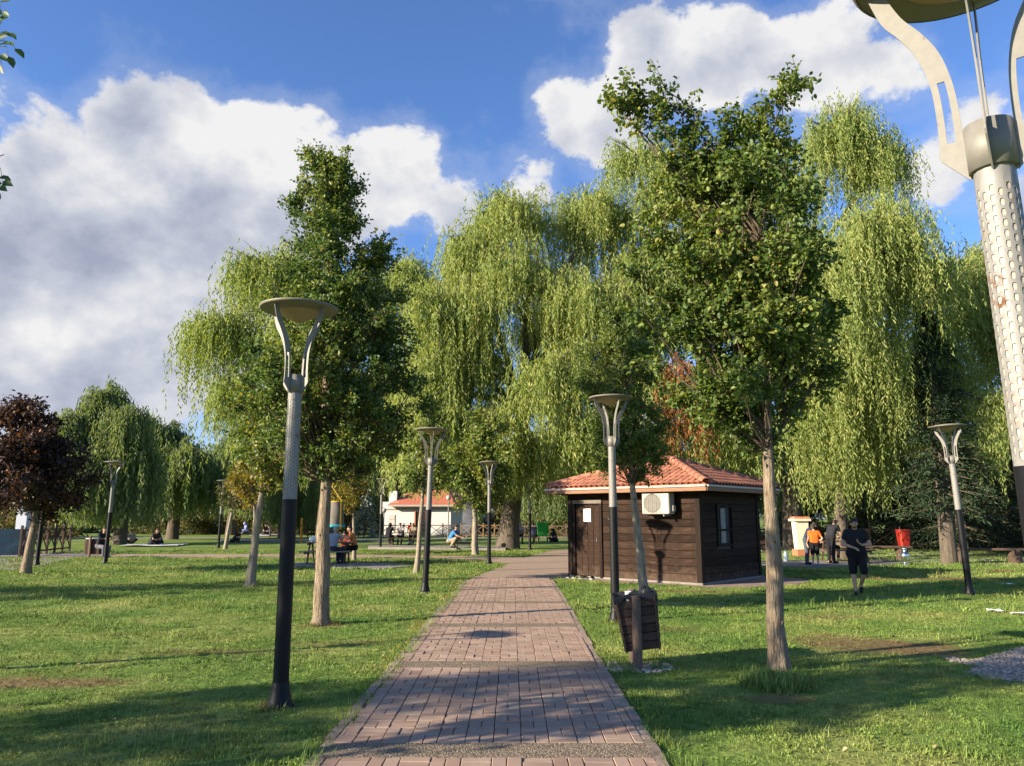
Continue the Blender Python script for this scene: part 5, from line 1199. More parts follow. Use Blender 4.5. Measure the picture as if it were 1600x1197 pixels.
# ================================================================ smaller things
pl = thing('gate_pillar', 'cream square pillar with a red brick foot and cap by the right road', 'pillar', G(1253, 869))
MB().box((0, 0, .15), (.62, .62, .30), bev=.02).build('foot', BRICKR, pl); MB().box((0, 0, .90), (.55, .55, 1.2), taper=.82).build('shaft', CREAM, pl)
MB().box((0, 0, 1.55), (.74, .74, .10), bev=.01).build('cap', CREAM, pl); MB().box((0, 0, 1.65), (.60, .60, .10), taper=1.15).build('cap_tiles', BRICKR, pl)
rb = thing('red_bin', 'red plastic litter bin on a thin post by the log bench', 'bin', G(1410, 874)); rb.scale = (.82, .82, .9)
MB().tube([(0, 0, -.02), (0, .02, 1.45)], .03, 8).build('post', SILVER2, rb)
o = MB(); n = 20; vs = []
for (s_, z) in ((.78, .50), (.80, .52), (1.0, 1.26), (1.07, 1.26), (1.07, 1.32), (.98, 1.32), (.95, 1.20), (.76, .56)):
    for k in range(n):
        a = 2 * math.pi * k / n; ca, sa = math.cos(a), math.sin(a); m = max(abs(ca), abs(sa)) ** .7; vs.append((ca / m * .29 * s_, sa / m * .26 * s_ - .30, z))
o.add(vs, [(i * n + k, i * n + (k + 1) % n, (i + 1) * n + (k + 1) % n, (i + 1) * n + k) for i in range(7) for k in range(n)] + [tuple(range(n - 1, -1, -1)), tuple(7 * n + k for k in range(n))]); o.build('bucket', REDBIN, rb)
MB().box((0, -.05, 1.05), (.2, .08, .1)).build('clamp', SILVER2, rb)
sm = thing('samovar', 'small chrome samovar standing on the grass right of the red bin', 'samovar', G(1415, 883))
MB().lathe([(0, 0), (.10, 0), (.10, .03), (.05, .08), (.05, .13), (.10, .17), (.135, .25), (.14, .36), (.11, .43), (.06, .46), (.06, .52)], 20).build('body', CHROME, sm, True)
MB().lathe([(.06, .52), (.08, .53), (.07, .60), (.02, .63), (0, .64)], 16).build('teapot', CHROME, sm, True); MB().tube([(0, -.13, .24), (0, -.2, .24), (0, -.2, .2)], .014, 8).build('tap', CHROME, sm)
for s in (-1, 1): MB().tube([(s * .13, 0, .30), (s * .20, 0, .32), (s * .20, 0, .38), (s * .13, 0, .40)], .01, 6).build('handle', CHROME, sm)
gb = thing('green_container', 'bright green wheeled waste container by the fence left of the hut', 'bin', AT(848, 843, 55) * 1.0, R(4)); gb.location.z = 0
MB().box((0, 0, .78), (.80, .62, .86), taper=.85).build('tub', GREENB, gb); MB().box((0, 0, 1.25), (.88, .70, .07), bev=.03).build('lid', GREENB, gb); MB().box((0, -.33, 1.10), (.88, .06, .08)).build('lip', GREENB, gb)
for s in (-1, 1):
    MB().tube([(s * .30 - .04, -.2, .12), (s * .30 + .04, -.2, .12)], .12, 12).build('wheel', BAG, gb); MB().box((s * .3, -.18, .27), (.06, .1, .2)).build('caster_fork', SILVER2, gb)
op = thing('orange_post', 'thin orange post standing on the kerb left of the pear trunk', 'post', G(470, 848)); MB().tube([(0, 0, 0), (0, 0, 1.1)], .07, 10).build('lower_tube', ORANGE, op); MB().tube([(0, 0, 1.1), (0, 0, 1.16)], .072, 10).build('band', BAG, op); MB().tube([(0, 0, 1.16), (0, 0, 1.62)], .07, 10).build('upper_tube', ORANGE, op)
# hanging net on a yellow strap
hp = AT(525, 822, 29.5); ht = AT(525, 784, 29.5); hs = AT(519, 760, 29.6)
nt_ = thing('hanging_net', 'grey hanging toy net with a turquoise ring and yellow strap', 'net', hp)
Hn = ht.z - hp.z
nm = MB(); n = 24; vs = []
for i in range(7):
    t = i / 6; r_ = .29 * (1 - t) + .25 * t
    for k in range(n): a = 2 * math.pi * k / n; rr_2 = r_ * (1 + .06 * math.sin(3 * a + i)); vs.append((rr_2 * math.cos(a), rr_2 * math.sin(a), .03 + (Hn - .03) * t))
nm.add(vs, [(i * n + k, i * n + (k + 1) % n, (i + 1) * n + (k + 1) % n, (i + 1) * n + k) for i in range(6) for k in range(n)]); nm.build('mesh_bag', NETM, nt_, True)
ring = lambda r_, z, w: MB().tube([(r_ * math.cos(2 * math.pi * k / 28), r_ * math.sin(2 * math.pi * k / 28), z) for k in range(29)], w, 8, False)
ring(.30, .0, .05).build('lower_ring', CYAN, nt_, True); ring(.25, Hn, .018).build('upper_ring', YELLOW, nt_, True)
MB().ball((0, 0, -.06), (.2, .2, .09)).build('pad', BAG, nt_, True)
s_ = hs - hp
MB().bar((.23, -.1, Hn), s_, .05, .012).build('strap', YELLOW, nt_); MB().bar((.24, -.28, -.12), (.22, -.24, Hn), .05, .012).build('strap', YELLOW, nt_); MB().tube([s_, s_ + Vector((.1, .2, .6))], .012, 5).build('cord', YELLOW, nt_)
jug = thing('water_jug', 'clear plastic water jug on the slab by the right picnic table', 'jug', G(1228, 879) + Vector((0, 0, .04)))
MB().lathe([(0, 0), (.085, 0), (.09, .03), (.085, .12), (.09, .16), (.085, .26), (.04, .33), (.022, .35), (.022, .38), (0, .385)], 16).build('bottle', PLASTICC, jug, True); MB().lathe([(.026, .37), (.026, .395), (0, .396)], 12).build('lid', CYAN, jug)
for (px, py, w, h, rz, lb) in [(1556, 957, .26, .13, -.3, 'left white paper scrap on the right lawn'), (1592, 962, .24, .12, .1, 'white paper scrap at the right edge of the lawn'), (1576, 915, .30, .16, .2, 'small white litter scrap near the leaning lamp')]:
    p = G(px, py); T = MB(); n = 5; vs = [((i / (n - 1) - .5) * w, (j / (n - 1) - .5) * h, .03 + random.uniform(0, .03)) for i in range(n) for j in range(n)]
    T.add(vs, [(i * n + j, (i + 1) * n + j, (i + 1) * n + j + 1, i * n + j + 1) for i in range(n - 1) for j in range(n - 1)])
    tag(T.build('paper_scrap', PAPER, loc=p, rot=(0, 0, rz)), lb, 'paper', 'paper scraps on the right lawn')
# left promenade
bp_ = thing('teal_banner', 'dark teal banner stretched along the promenade railing', 'banner', G(-40, 871))
w_ = (G(34, 870) - G(-40, 871)); MB().bar((0, 0, .62), (w_.x, w_.y, .62), .03, 1.1).build('cloth', TEAL, bp_)
for t in (0, .5, 1): MB().tube([(w_.x * t, w_.y * t + .05, 0), (w_.x * t, w_.y * t + .05, 1.25)], .04, 8).build('post', WOODB, bp_)
cp_ = thing('grey_column', 'pale grey blue square column behind the plum tree trunk', 'column', G(33, 866)); MB().box((0, 0, 1.4), (.5, .5, 2.8), bev=.02).build('shaft', PANEL, cp_); MB().box((0, 0, .1), (.6, .6, .2)).build('foot', CONC, cp_)
lb_ = thing('litter_bin', 'small dark wooden bin by the seated person on the left', 'bin', G(147, 871))
for i in range(6): MB().box((0, 0, 0), (.09, .5, .62), bev=.006).build('slat', BINW, lb_, loc=(-.27 + i * .105, 0, .45))
MB().tube([(-.05, -.3, -.02), (-.05, -.3, .9)], .05, 8).build('post', MATS['bin_post'], lb_); MB().box((0, 0, .78), (.62, .46, .05), bev=.01).build('bag', CLOTHW, lb_)
# blankets
def blanket(px, py, w, d, rz, label):
    n = 9; b = MB(); b.add([((i / (n - 1) - .5) * w, (j / (n - 1) - .5) * d, .05 + random.uniform(0, .05)) for i in range(n) for j in range(n)], [(i * n + j, (i + 1) * n + j, (i + 1) * n + j + 1, i * n + j + 1) for i in range(n - 1) for j in range(n - 1)])
    return tag(b.build('picnic_blanket', CLOTHW, loc=G(px, py), rot=(0, 0, rz)), label, 'blanket', 'picnic blankets')
blanket(242, 853, 3.2, 3.0, .1, 'pale picnic blanket under the two dark clothed people on the left'); blanket(425, 837, 3.4, 5.0, .1, 'white picnic blanket behind the nearest lamp post'); blanket(290, 831, 4.5, 5.0, .1, 'grey picnic blanket left of the walking pair')
# food on the pale picnic table
for (dx, dy, kind, lb) in [(-.58, -.1, 'bag', 'white bag on the left end of the pale picnic table'), (.12, -.05, 'bowl', 'white bowl on the pale picnic table'), (.3, .05, 'bottle', 'amber bottle on the pale picnic table'), (.48, -.12, 'bottle2', 'green yellow bottle before the man in orange'), (-.02, .12, 'jar', 'brown jar on the pale picnic table')]:
    p = T1 + Vector((dx, dy, .755)); T = thing({'bag': 'plastic_bag', 'bowl': 'bowl', 'jar': 'jar'}.get(kind, 'bottle'), lb, {'bag': 'bag', 'bowl': 'bowl', 'jar': 'jar'}.get(kind, 'bottle'), p)
    if kind == 'bag':
        k = MB().ball((0, 0, .09), (.14, .10, .10)); k.v = [(x + random.gauss(0, .01), y + random.gauss(0, .01), max(0, z + random.gauss(0, .01))) for x, y, z in k.v]; k.build('bag_body', PAPER, T); MB().tube([(-.03, 0, .17), (0, 0, .24), (.03, 0, .17)], .01, 5).build('handle', PAPER, T)
    elif kind == 'bowl': MB().lathe([(0, 0), (.06, 0), (.12, .09), (.115, .09), (.05, .012), (0, .012)], 18).build('bowl_wall', PAPER, T, True); MB().lathe([(.118, .088), (.124, .094), (.116, .096)], 18).build('rim', PAPER, T)
    else:
        MB().lathe([(0, 0), (.042, 0), (.042, .15), (.018, .2), (.018, .25), (0, .25)], 14).build('glass', {'bottle': WOODF, 'bottle2': YELLOW, 'jar': BRICKR}[kind], T, True); MB().lathe([(.02, .245), (.02, .268), (0, .27)], 12).build('lid', PAPER, T)
# brazier of the crouching man
br_ = thing('charcoal_grill', 'low black charcoal grill smoking before the crouching man in blue', 'grill', G(724, 859) + Vector((0, 0, .12)))
MB().box((0, 0, .22), (.8, .4, .14), taper=.85).build('pan', DARK, br_)
for i in range(9): MB().tube([(-.36 + i * .09, -.19, .30), (-.36 + i * .09, .19, .30)], .007, 5).build('grate_bar', SILVER2, br_)
for sx in (-1, 1):
    for sy in (-1, 1): MB().tube([(sx * .3, sy * .13, 0), (sx * .3, sy * .13, .16)], .015, 6).build('leg', DARK, br_)
# ================================================================ people
PEND = []
def lerp(a, b, t): return Vector(a) * (1 - t) + Vector(b) * t
def base_joints():
    J = dict(pel=(0, 0, .95), chest=(0, 0, 1.30), neck=(0, .01, 1.46), head=(0, -.015, 1.60))
    for s, n in ((-1, 'r'), (1, 'l')):
        J['sh' + n] = (s * .185, 0, 1.41); J['el' + n] = (s * .24, .03, 1.13); J['wr' + n] = (s * .25, -.05, .88); J['ha' + n] = (s * .25, -.08, .79)
        J['hip' + n] = (s * .095, 0, .90); J['kn' + n] = (s * .10, -.02, .49); J['an' + n] = (s * .10, .02, .08); J['to' + n] = (s * .12, -.16, .035)
    return J
def person(label, loc, rz, pose, shirt, legs, shorts=False, hair=HAIRM, shoes=(.02, .02, .02), s=1.0, long_hair=False, scarf=None, sleeves=.55, fine=False, fat=1.0, shirt2=None):
    J = base_joints(); J.update(pose); J = {k: Vector(v) for k, v in J.items()}
    T = thing('person', label, 'person', loc, rz); T.scale = (s, s, s)
    b = MB(); sh = MB(); tr = MB()
    hd = J['head']; nk = J['neck']; ax = (hd - nk).normalized(); hy = Vector((0, -1, 0)); 
    b.ball(hd + ax * .02, (.076, .094, .112)); b.ball(hd + ax * -.055 + hy * .03, (.056, .062, .055)); b.cap(nk - ax * .06, hd - ax * .06, .058, .054)
    b.cap(J['chest'] + Vector((-.07, 0, 0)), J['chest'] + Vector((.07, 0, 0)), .08, .08); b.cap(J['pel'], J['chest'], .085, .08)
    b.ball(hd + hy * .098 + ax * -.002, (.014, .020, .022))
    for q in (-1, 1): b.ball(hd + Vector((q * .078, .005, .0)), (.010, .02, .03))
    for q in (-.07, 0, .07): sh.cap(J['pel'] + Vector((q, 0, -.02)), J['chest'] + Vector((q * 1.25, 0, 0)), .115 * fat, .118 * fat)
    sh.cap(lerp(J['shr'], J['chest'], .12), lerp(J['shl'], J['chest'], .12), .088, .088); sh.cap(J['chest'], nk - ax * .04, .11, .068)
    tr.cap(J['hipr'] + Vector((-.01, 0, .03)), J['hipl'] + Vector((.01, 0, .03)), .122 * fat, .122 * fat)
    for n in 'rl':
        S, E, Wr, Ha = J['sh' + n], J['el' + n], J['wr' + n], J['ha' + n]
        b.cap(S, E, .052, .041); b.cap(E, lerp(E, Wr, .35), .041, .042); b.cap(lerp(E, Wr, .35), Wr, .042, .027)
        d = (Ha - Wr).normalized(); side = d.cross(Vector((0, -.3, 1)) if abs(d.z) < .8 else Vector((1, 0, 0))).normalized()
        if not fine:
            b.cap(Wr, Ha, .030, .034)
            for f in range(4): b.cap(Ha + side * (f - 1.5) * .018, Ha + side * (f - 1.5) * .02 + d * (.065 + .012 * (f in (1, 2))), .011, .009, 6)
            b.cap(lerp(Wr, Ha, .4), lerp(Wr, Ha, .4) + d * .05 + side * .05, .012, .010, 6)
        else:
            nrm = d.cross(side).normalized(); cu = nrm * (1 if n == 'r' else -1)
            for f in range(4): b.cap(Wr + d * .01 + side * (f - 1.5) * .012, Ha + side * (f - 1.5) * .021, .017, .0125, 8)
            for f in range(4):
                L_ = (.062, .074, .070, .052)[f]; k0 = Ha + side * (f - 1.5) * .022; k1 = k0 + d * L_ * .55 + cu * .008; k2 = k1 + d * L_ * .5 + cu * .022
                b.cap(k0, k1, .0105, .0098, 8); b.cap(k1, k2, .0098, .0085, 8)
            t0 = lerp(Wr, Ha, .30) - side * .02; t1 = t0 - side * .030 + d * .03; b.cap(t0, t1, .015, .0118, 8); b.cap(t1, t1 + d * .034 - side * .006 + cu * .01, .0118, .0095, 8)
        sh.cap(S, lerp(S, E, sleeves if sleeves <= 1 else 1), .072 * fat, .060 if sleeves <= 1 else .054)
        if sleeves > 1: sh.cap(E, lerp(E, Wr, .92), .054, .042)
        H, K, A, To = J['hip' + n], J['kn' + n], J['an' + n], J['to' + n]
        b.cap(H, K, .080, .054); b.cap(K, lerp(K, A, .3), .052, .055); b.cap(lerp(K, A, .3), A, .055, .036); b.cap(A, To, .040, .034); b.cap(A, A + (A - To).normalized() * .04 + Vector((0, 0, -.03)), .035, .034)
        tr.cap(H, lerp(H, K, 1.0 if not shorts else .92), .106 * fat, .078 if not shorts else .088)
        if not shorts: tr.cap(K, lerp(K, A, .95), .076, .058)
        so = MB(); so.cap(A + Vector((0, .02, -.035)), To + Vector((0, -.02, 0)), .045, .042); so.cap(A + Vector((0, .01, -.02)), lerp(A, To, .5), .046, .045)
        PEND.append((so, 'shoe', cloth(shoes), T, .016))
    PEND.append((b, 'body', SKIN, T, .0065 if fine else .018))
    PEND.append((sh, 'shirt', cloth(shirt), T, .013 if fine else .02)); PEND.append((tr, 'shorts' if shorts else 'trousers', cloth(legs), T, .013 if fine else .02))
    h = MB(); bk = Vector((0, 1, 0))
    if scarf is not None:
        h.ball(hd + ax * .03 + bk * .012, (.10, .108, .125)); h.cap(nk + Vector((0, .03, 0)), hd + bk * .05, .10, .09); h.cap(nk + Vector((-.06, .02, -.06)), nk + Vector((.06, .02, -.06)), .085, .085)
        PEND.append((h, 'headscarf', cloth(scarf), T, .018))
    else:
        h.ball(hd + ax * .062 + bk * .016, (.085, .096, .078)); h.ball(hd + ax * .01 + bk * .045, (.079, .065, .088))
        if long_hair: h.cap(hd + bk * .05, nk + bk * .08 + Vector((0, 0, -.12)), .085, .06)
        PEND.append((h, 'hair', hair, T, .008 if fine else .018))
    if fine:
        be = MB(); be.ball(hd + ax * -.075 + hy * .052, (.050, .046, .026)); 
        for q in (-1, 1): be.cap(hd + ax * -.065 + hy * .07 + Vector((q * .03, 0, 0)), hd + ax * -.01 + Vector((q * .072, -.015, 0)), .012, .008)
        PEND.append((be, 'beard', surf('beard_stubble', (.09, .055, .04), .8, .2, 40), T, .007))
        mo = MB().ball(hd + ax * -.052 + hy * .093, (.022, .008, .006)); mo.build('mouth', surf('lips', (.30, .12, .10), .5, .1, 20), T, True)
        for q in (-1, 1):
            e = MB().ball(hd + ax * .012 + hy * .083 + Vector((q * .031, 0, 0)), (.014, .008, .006)).build('eye', DARK, T, True)
            MB().cap(hd + ax * .034 + hy * .086 + Vector((q * .016, 0, 0)), hd + ax * .036 + hy * .080 + Vector((q * .045, 0, 0)), .005, .004, 6).build('eyebrow', HAIRM, T)
    return T
def finish_people():
    tmp = []
    for (mb, name, mat, par, vox) in PEND:
        o = link('tmp', mb.mesh('tmp')); m = o.modifiers.new('r', 'REMESH'); m.mode = 'VOXEL'; m.voxel_size = vox; m.use_smooth_shade = True
        k = o.modifiers.new('s', 'SMOOTH'); k.iterations = 5 if vox > .01 else 3; k.factor = .5
        d_ = o.modifiers.new('d', 'DECIMATE'); d_.ratio = .3 if vox > .01 else .45
        tmp.append(o)
    bpy.context.view_layer.update(); dg = bpy.context.evaluated_depsgraph_get()
    for o, (mb, name, mat, par, vox) in zip(tmp, PEND):
        me = bpy.data.meshes.new_from_object(o.evaluated_get(dg)); me.name = name; me.materials.clear(); me.materials.append(mat)
        me.polygons.foreach_set('use_smooth', [True] * len(me.polygons)); link(name, me, par)
    for o in tmp: m = o.data; bpy.data.objects.remove(o); bpy.data.meshes.remove(m)
def sit(z=.45, lean=.0, reach=.35, hand=.95, spread=.1):
    J = dict(pel=(0, 0, z + .10), chest=(0, -lean * .6, z + .45), neck=(0, -lean * .9, z + .61), head=(0, -lean * .9 - .04, z + .75))
    for s, n in ((-1, 'r'), (1, 'l')):
        J['sh' + n] = (s * .185, -lean * .8, z + .56); J['el' + n] = (s * .24, -lean * .8 - reach * .45, z + .32 + .08); J['wr' + n] = (s * .12, -lean * .8 - reach, hand); J['ha' + n] = (s * .09, -lean * .8 - reach - .07, hand + .03)
        J['hip' + n] = (s * .095, 0, z + .07); J['kn' + n] = (s * spread * 1.2, -.44, z + .06); J['an' + n] = (s * spread, -.42, .08); J['to' + n] = (s * spread * 1.2, -.58, .04)
    return J
def ground_sit(lean=.1):
    J = dict(pel=(0, 0, .13), chest=(0, -lean, .48), neck=(0, -lean * 1.5, .64), head=(0, -lean * 1.7 - .03, .78))
    for s, n in ((-1, 'r'), (1, 'l')):
        J['sh' + n] = (s * .18, -lean * 1.4, .59); J['el' + n] = (s * .25, -lean - .15, .36); J['wr' + n] = (s * .12, -.38, .34); J['ha' + n] = (s * .08, -.45, .33)
        J['hip' + n] = (s * .10, 0, .11); J['kn' + n] = (s * .30, -.34, .28); J['an' + n] = (s * .05, -.42, .08); J['to' + n] = (-s * .08, -.5, .06)
    return J
walk = dict(hipr=(-.095, 0, .90), knr=(-.10, -.07, .49), anr=(-.075, -.10, .085), tor=(-.09, -.27, .035), hipl=(.095, .0, .90), knl=(.13, -.12, .50), anl=(.055, .14, .20), tol=(.05, .02, .045),
            elr=(-.29, -.05, 1.14), wrr=(-.10, -.27, 1.08), har=(-.02, -.30, 1.05), ell=(.30, -.04, 1.13), wrl=(.10, -.26, 1.13), hal=(.035, -.31, 1.19), head=(-.01, -.03, 1.60))
MAN = G(1343, 929)
person('man in black tee and black shorts walking with clasped hands on the right lawn', MAN, R(-20), walk, (.018, .018, .022), (.012, .012, .014), shorts=True, s=.955, fine=True, fat=1.08)
EAST, WEST, BACK = R(90), R(-90), R(180)
# couple at the pale table (sitting on the two long benches, seen from the end of it)
person('man in orange shirt eating at the right side of the pale picnic table', T1 + Vector((.82, .60, 0)), R(-70), sit(.45, .18, .30, .98), (.62, .20, .06), (.02, .02, .025), shoes=(.5, .5, .5))
person('grey haired person in grey top sitting behind the pear trunk at the pale table', T1 + Vector((.28, -.74, 0)), R(150), sit(.45, .15, .30, .90), (.26, .27, .31), (.03, .035, .06), hair=surf('hair_grey', (.35, .30, .26), .7, .2, 20))
person('child in red top at the middle of the pale picnic table', T1 + Vector((.42, .74, 0)), R(0), sit(.50, .12, .30, .92), (.35, .08, .06), (.03, .03, .04), s=.8)
# around the dark table before the building
person('child in bright red top standing at the dark picnic table', G(641, 851), R(200), {}, (.70, .02, .05), (.62, .60, .58), s=.78)
person('person in black hunched at the left end of the dark picnic table', T2 + Vector((-.75, -.72, 0)), R(160), sit(.45, .25, .3, .85), (.015, .015, .02), (.02, .02, .025), scarf=(.02, .02, .022))
person('person in grey top across the dark picnic table', T2 + Vector((-.2, .74, 0)), R(0), sit(.45, .2, .3, .85), (.30, .30, .33), (.05, .05, .06))
person('person in tan jacket at the right of the dark picnic table', T2 + Vector((.6, .74, 0)), R(-10), sit(.45, .15, .3, .85), (.28, .22, .15), (.05, .05, .06), scarf=(.30, .30, .2))
crouch = dict(pel=(0, .08, .34), chest=(0, -.12, .66), neck=(0, -.2, .81), head=(0, -.25, .94), shr=(-.19, -.18, .76), shl=(.19, -.18, .76), elr=(-.22, -.38, .58), ell=(.22, -.38, .58), wrr=(-.16, -.62, .5), wrl=(.16, -.62, .52), har=(-.14, -.7, .49), hal=(.14, -.7, .51),
              hipr=(-.1, .08, .30), hipl=(.1, .08, .30), knr=(-.18, -.32, .46), knl=(.18, -.32, .46), anr=(-.14, -.05, .09), anl=(.14, -.05, .09), tor=(-.16, -.22, .035), tol=(.16, -.22, .035))
person('man in blue shirt crouching at the smoking grill', G(705, 860) + Vector((0, 0, .12)), R(70), crouch, (.05, .22, .55), (.30, .24, .18), sleeves=.6, s=1.08)
# right table group
bend = dict(chest=(0, -.14, 1.26), neck=(0, -.24, 1.38), head=(0, -.32, 1.47), shr=(-.185, -.2, 1.33), shl=(.185, -.2, 1.33), elr=(-.22, -.32, 1.06), ell=(.22, -.32, 1.06), wrr=(-.18, -.5, .86), wrl=(.18, -.5, .86), har=(-.16, -.58, .82), hal=(.16, -.58, .82))
person('boy in orange shirt and black shorts with a hand on his hip', G(1275, 886) + Vector((0, 0, .04)), R(170), dict(elr=(-.33, .06, 1.14), wrr=(-.17, -.03, .96), har=(-.12, -.06, .93), wrl=(.28, -.2, .92)), (.75, .14, .02), (.012, .012, .014), shorts=True, s=.80, shoes=(.1, .25, .7))
person('person in dark top bending beside the boy in orange', G(1262, 884) + Vector((0, 0, .04)), R(60), bend, (.03, .035, .06), (.06, .08, .10), s=.92, long_hair=True)
person('person in black standing at the right picnic table behind the boy', G(1300, 882) + Vector((0, 0, .04)), R(120), bend, (.02, .022, .026), (.015, .015, .018), s=.98)
person('person in dark clothes seated at the right picnic table, partly hidden', T3 + Vector((-.2, .74, 0)), R(0), sit(.45, .2, .3, .85), (.10, .085, .05), (.02, .02, .02), scarf=(.03, .03, .03))
# far right of the trunk
person('person in pink top seated left at the table right of the willow trunk', T4 + Vector((-.7, .74, 0)), R(0), sit(.45, .2, .3, .85), (.42, .22, .20), (.05, .05, .06))
person('person in pale top seated in the middle of the table by the willow trunk', T4 + Vector((-.1, .74, 0)), R(5), sit(.45, .2, .3, .85), (.40, .38, .42), (.05, .05, .06), scarf=(.4, .3, .28))
person('person in dark blue seated right at the table by the willow trunk', T4 + Vector((.8, -.72, 0)), R(200), sit(.45, .2, .3, .85), (.06, .07, .12), (.03, .03, .04))
person('dark clothed person sitting on the grass left of the hut', G(868, 847), R(-40), ground_sit(.15), (.02, .02, .025), (.03, .03, .035), scarf=(.02, .02, .02))
# left lawn groups
person('person in black sitting on the left of the pale blanket', G(236, 853), R(70), ground_sit(.2), (.02, .02, .022), (.02, .02, .025), long_hair=True, s=1.1, hair=surf('hair_brown', (.09, .045, .03), .7, .2, 20))
person('person in dark blue sitting on the right of the pale blanket', G(252, 851), R(-60), ground_sit(.15), (.025, .028, .05), (.02, .02, .03), scarf=(.02, .02, .03), s=1.05)
person('person in white top sitting at the foot of the distant willow', G(204, 850), R(30), ground_sit(.1), (.5, .5, .48), (.04, .04, .05))
person('person in black seated beside the small bin on the left', G(155, 872), R(60), sit(.40, .2, .3, .78), (.02, .02, .025), (.12, .12, .14), sleeves=1.5)
person('person in lilac top walking away, left of the pair', G(322, 832), R(160), dict(anl=(.1, .2, .12), tol=(.1, .06, .05)), (.30, .30, .50), (.25, .24, .30), scarf=(.05, .05, .07))
person('person in blue top walking away, right of the pair', G(336, 832), R(170), dict(anr=(-.1, .2, .12), tor=(-.1, .06, .05)), (.10, .25, .62), (.20, .16, .20), long_hair=True)
person('person in lavender cloak sitting on the far lawn', G(386, 836), R(-50), ground_sit(.1), (.25, .28, .62), (.1, .1, .14), scarf=(.25, .28, .62), s=1.35, sleeves=1.5)
person('person in black sitting right of the lavender cloak', G(412, 837), R(60), ground_sit(.1), (.02, .02, .02), (.03, .03, .03), s=1.2)
person('person in grey sitting on the far white blanket', G(424, 836), R(-70), ground_sit(.15), (.42, .42, .40), (.2, .2, .2), s=1.2)
person('person in pink headscarf far behind the pear trunk', G(497, 842), R(20), sit(.45, .2, .3, .85), (.35, .25, .30), (.05, .05, .06), scarf=(.45, .38, .45))
person('person in brown lying down coat sitting by the kerb left', G(363, 848), R(80), ground_sit(.3), (.05, .04, .03), (.03, .03, .03), s=.95)
finish_people()

# ================================================================ smoke over the grill
def smoke():
    m = bpy.data.materials.new('grill_smoke'); m.use_nodes = True; nt = m.node_tree; nt.nodes.clear(); N = nt.nodes.new; L = nt.links.new
    v = N('ShaderNodeVolumePrincipled'); v.inputs['Color'].default_value = (.8, .82, .88, 1); v.inputs['Anisotropy'].default_value = .2
    tc = N('ShaderNodeTexCoord'); n = N('ShaderNodeTexNoise'); n.inputs['Scale'].default_value = 2.0; n.inputs['Detail'].default_value = 4; L(tc.outputs['Object'], n.inputs['Vector'])
    mr = N('ShaderNodeMapRange'); L(n.outputs['Fac'], mr.inputs[0]); mr.inputs[1].default_value = .38; mr.inputs[2].default_value = .7; mr.inputs[3].default_value = 0; mr.inputs[4].default_value = 3.2
    L(mr.outputs[0], v.inputs['Density']); o = N('ShaderNodeOutputMaterial'); L(v.outputs[0], o.inputs['Volume'])
    p = G(724, 859); b = MB(); pts = [(0, 0, .45), (.08, .1, .9), (.25, .2, 1.5), (.38, .3, 2.2), (.5, .4, 3.0), (.55, .5, 3.8)]
    b.tube(pts, [.10, .24, .38, .46, .5, .2], 14)
    s = b.build('smoke', m, smooth=True, loc=p); tag(s, 'pale smoke rising from the charcoal grill', 'smoke', kind='stuff')
smoke()

# ================================================================ grass and litter
def inside(P, poly):
    x, y = P[:, 0], P[:, 1]; r = np.zeros(len(P), bool); n = len(poly)
    for i in range(n):
        x0, y0 = poly[i][0], poly[i][1]; x1, y1 = poly[(i + 1) % n][0], poly[(i + 1) % n][1]
        c = ((y0 > y) != (y1 > y)); 
        with np.errstate(divide='ignore', invalid='ignore'): r ^= c & (x < (x1 - x0) * (y - y0) / (y1 - y0 + 1e-12) + x0)
    return r
hutp = [(HP(a, b).x, HP(a, b).y) for a, b in ((-.1, -.1), (HL1 + .1, -.1), (HL1 + .1, HL2 + .1), (-.1, HL2 + .1))]
KEEP_OUT = [path_poly, [(p.x, p.y) for p in ap], hutp, slab1, slab2, slab3]
def noise2(P, s, seed):
    r = np.random.default_rng(seed); v = np.zeros(len(P))
    for k in range(6):
        d = r.normal(size=2) * s * (1 + .6 * k); v += np.sin(P @ d + r.uniform(0, 6.28)) / (1 + .5 * k)
    return v / 2.6
def dirt_w(P):
    w = np.zeros(len(P))
    for (cx, cy_, rx, ry, st) in DIRT: w = np.maximum(w, st * np.clip(1.35 - np.hypot((P[:, 0] - cx) / rx, (P[:, 1] - cy_) / ry), 0, 1))
    return np.maximum(w, np.where(inside(P, gravel_poly), .93, 0))
def tuft(seed, n, rad, h0, h1, w, wide=False):
    r = np.random.default_rng(seed); b = MB(); ti = []
    for _ in range(n):
        a = r.uniform(0, 6.28); q = rad * r.random() ** .5; p = np.array([math.cos(a) * q, math.sin(a) * q, -.005]); h = r.uniform(h0, h1)
        t = r.uniform(0, 6.28); ln = r.uniform(.15, .9) * h; d = np.array([math.cos(t), math.sin(t), 0]); s = np.array([-d[1], d[0], 0]) * w * r.uniform(.7, 1.3)
        m = p + d * ln * .35 + [0, 0, h * .6]; e = p + d * ln + [0, 0, h * (1 if not wide else .75)]
        if wide: b.add([p, m + s * 1.6, e, m - s * 1.6], [(0, 1, 2, 3)]); ti += [r.random()] * 4
        else: b.add([p - s, p + s, m + s * .7, m - s * .7, e], [(0, 1, 2, 3), (3, 2, 4)]); ti += [r.random()] * 5
    me = b.mesh('tuft', BLADE); at = me.attributes.new('tint', 'FLOAT', 'POINT'); at.data.foreach_set('value', np.array(ti, dtype=np.float32))
    return bpy.data.objects.new('tuft', me)
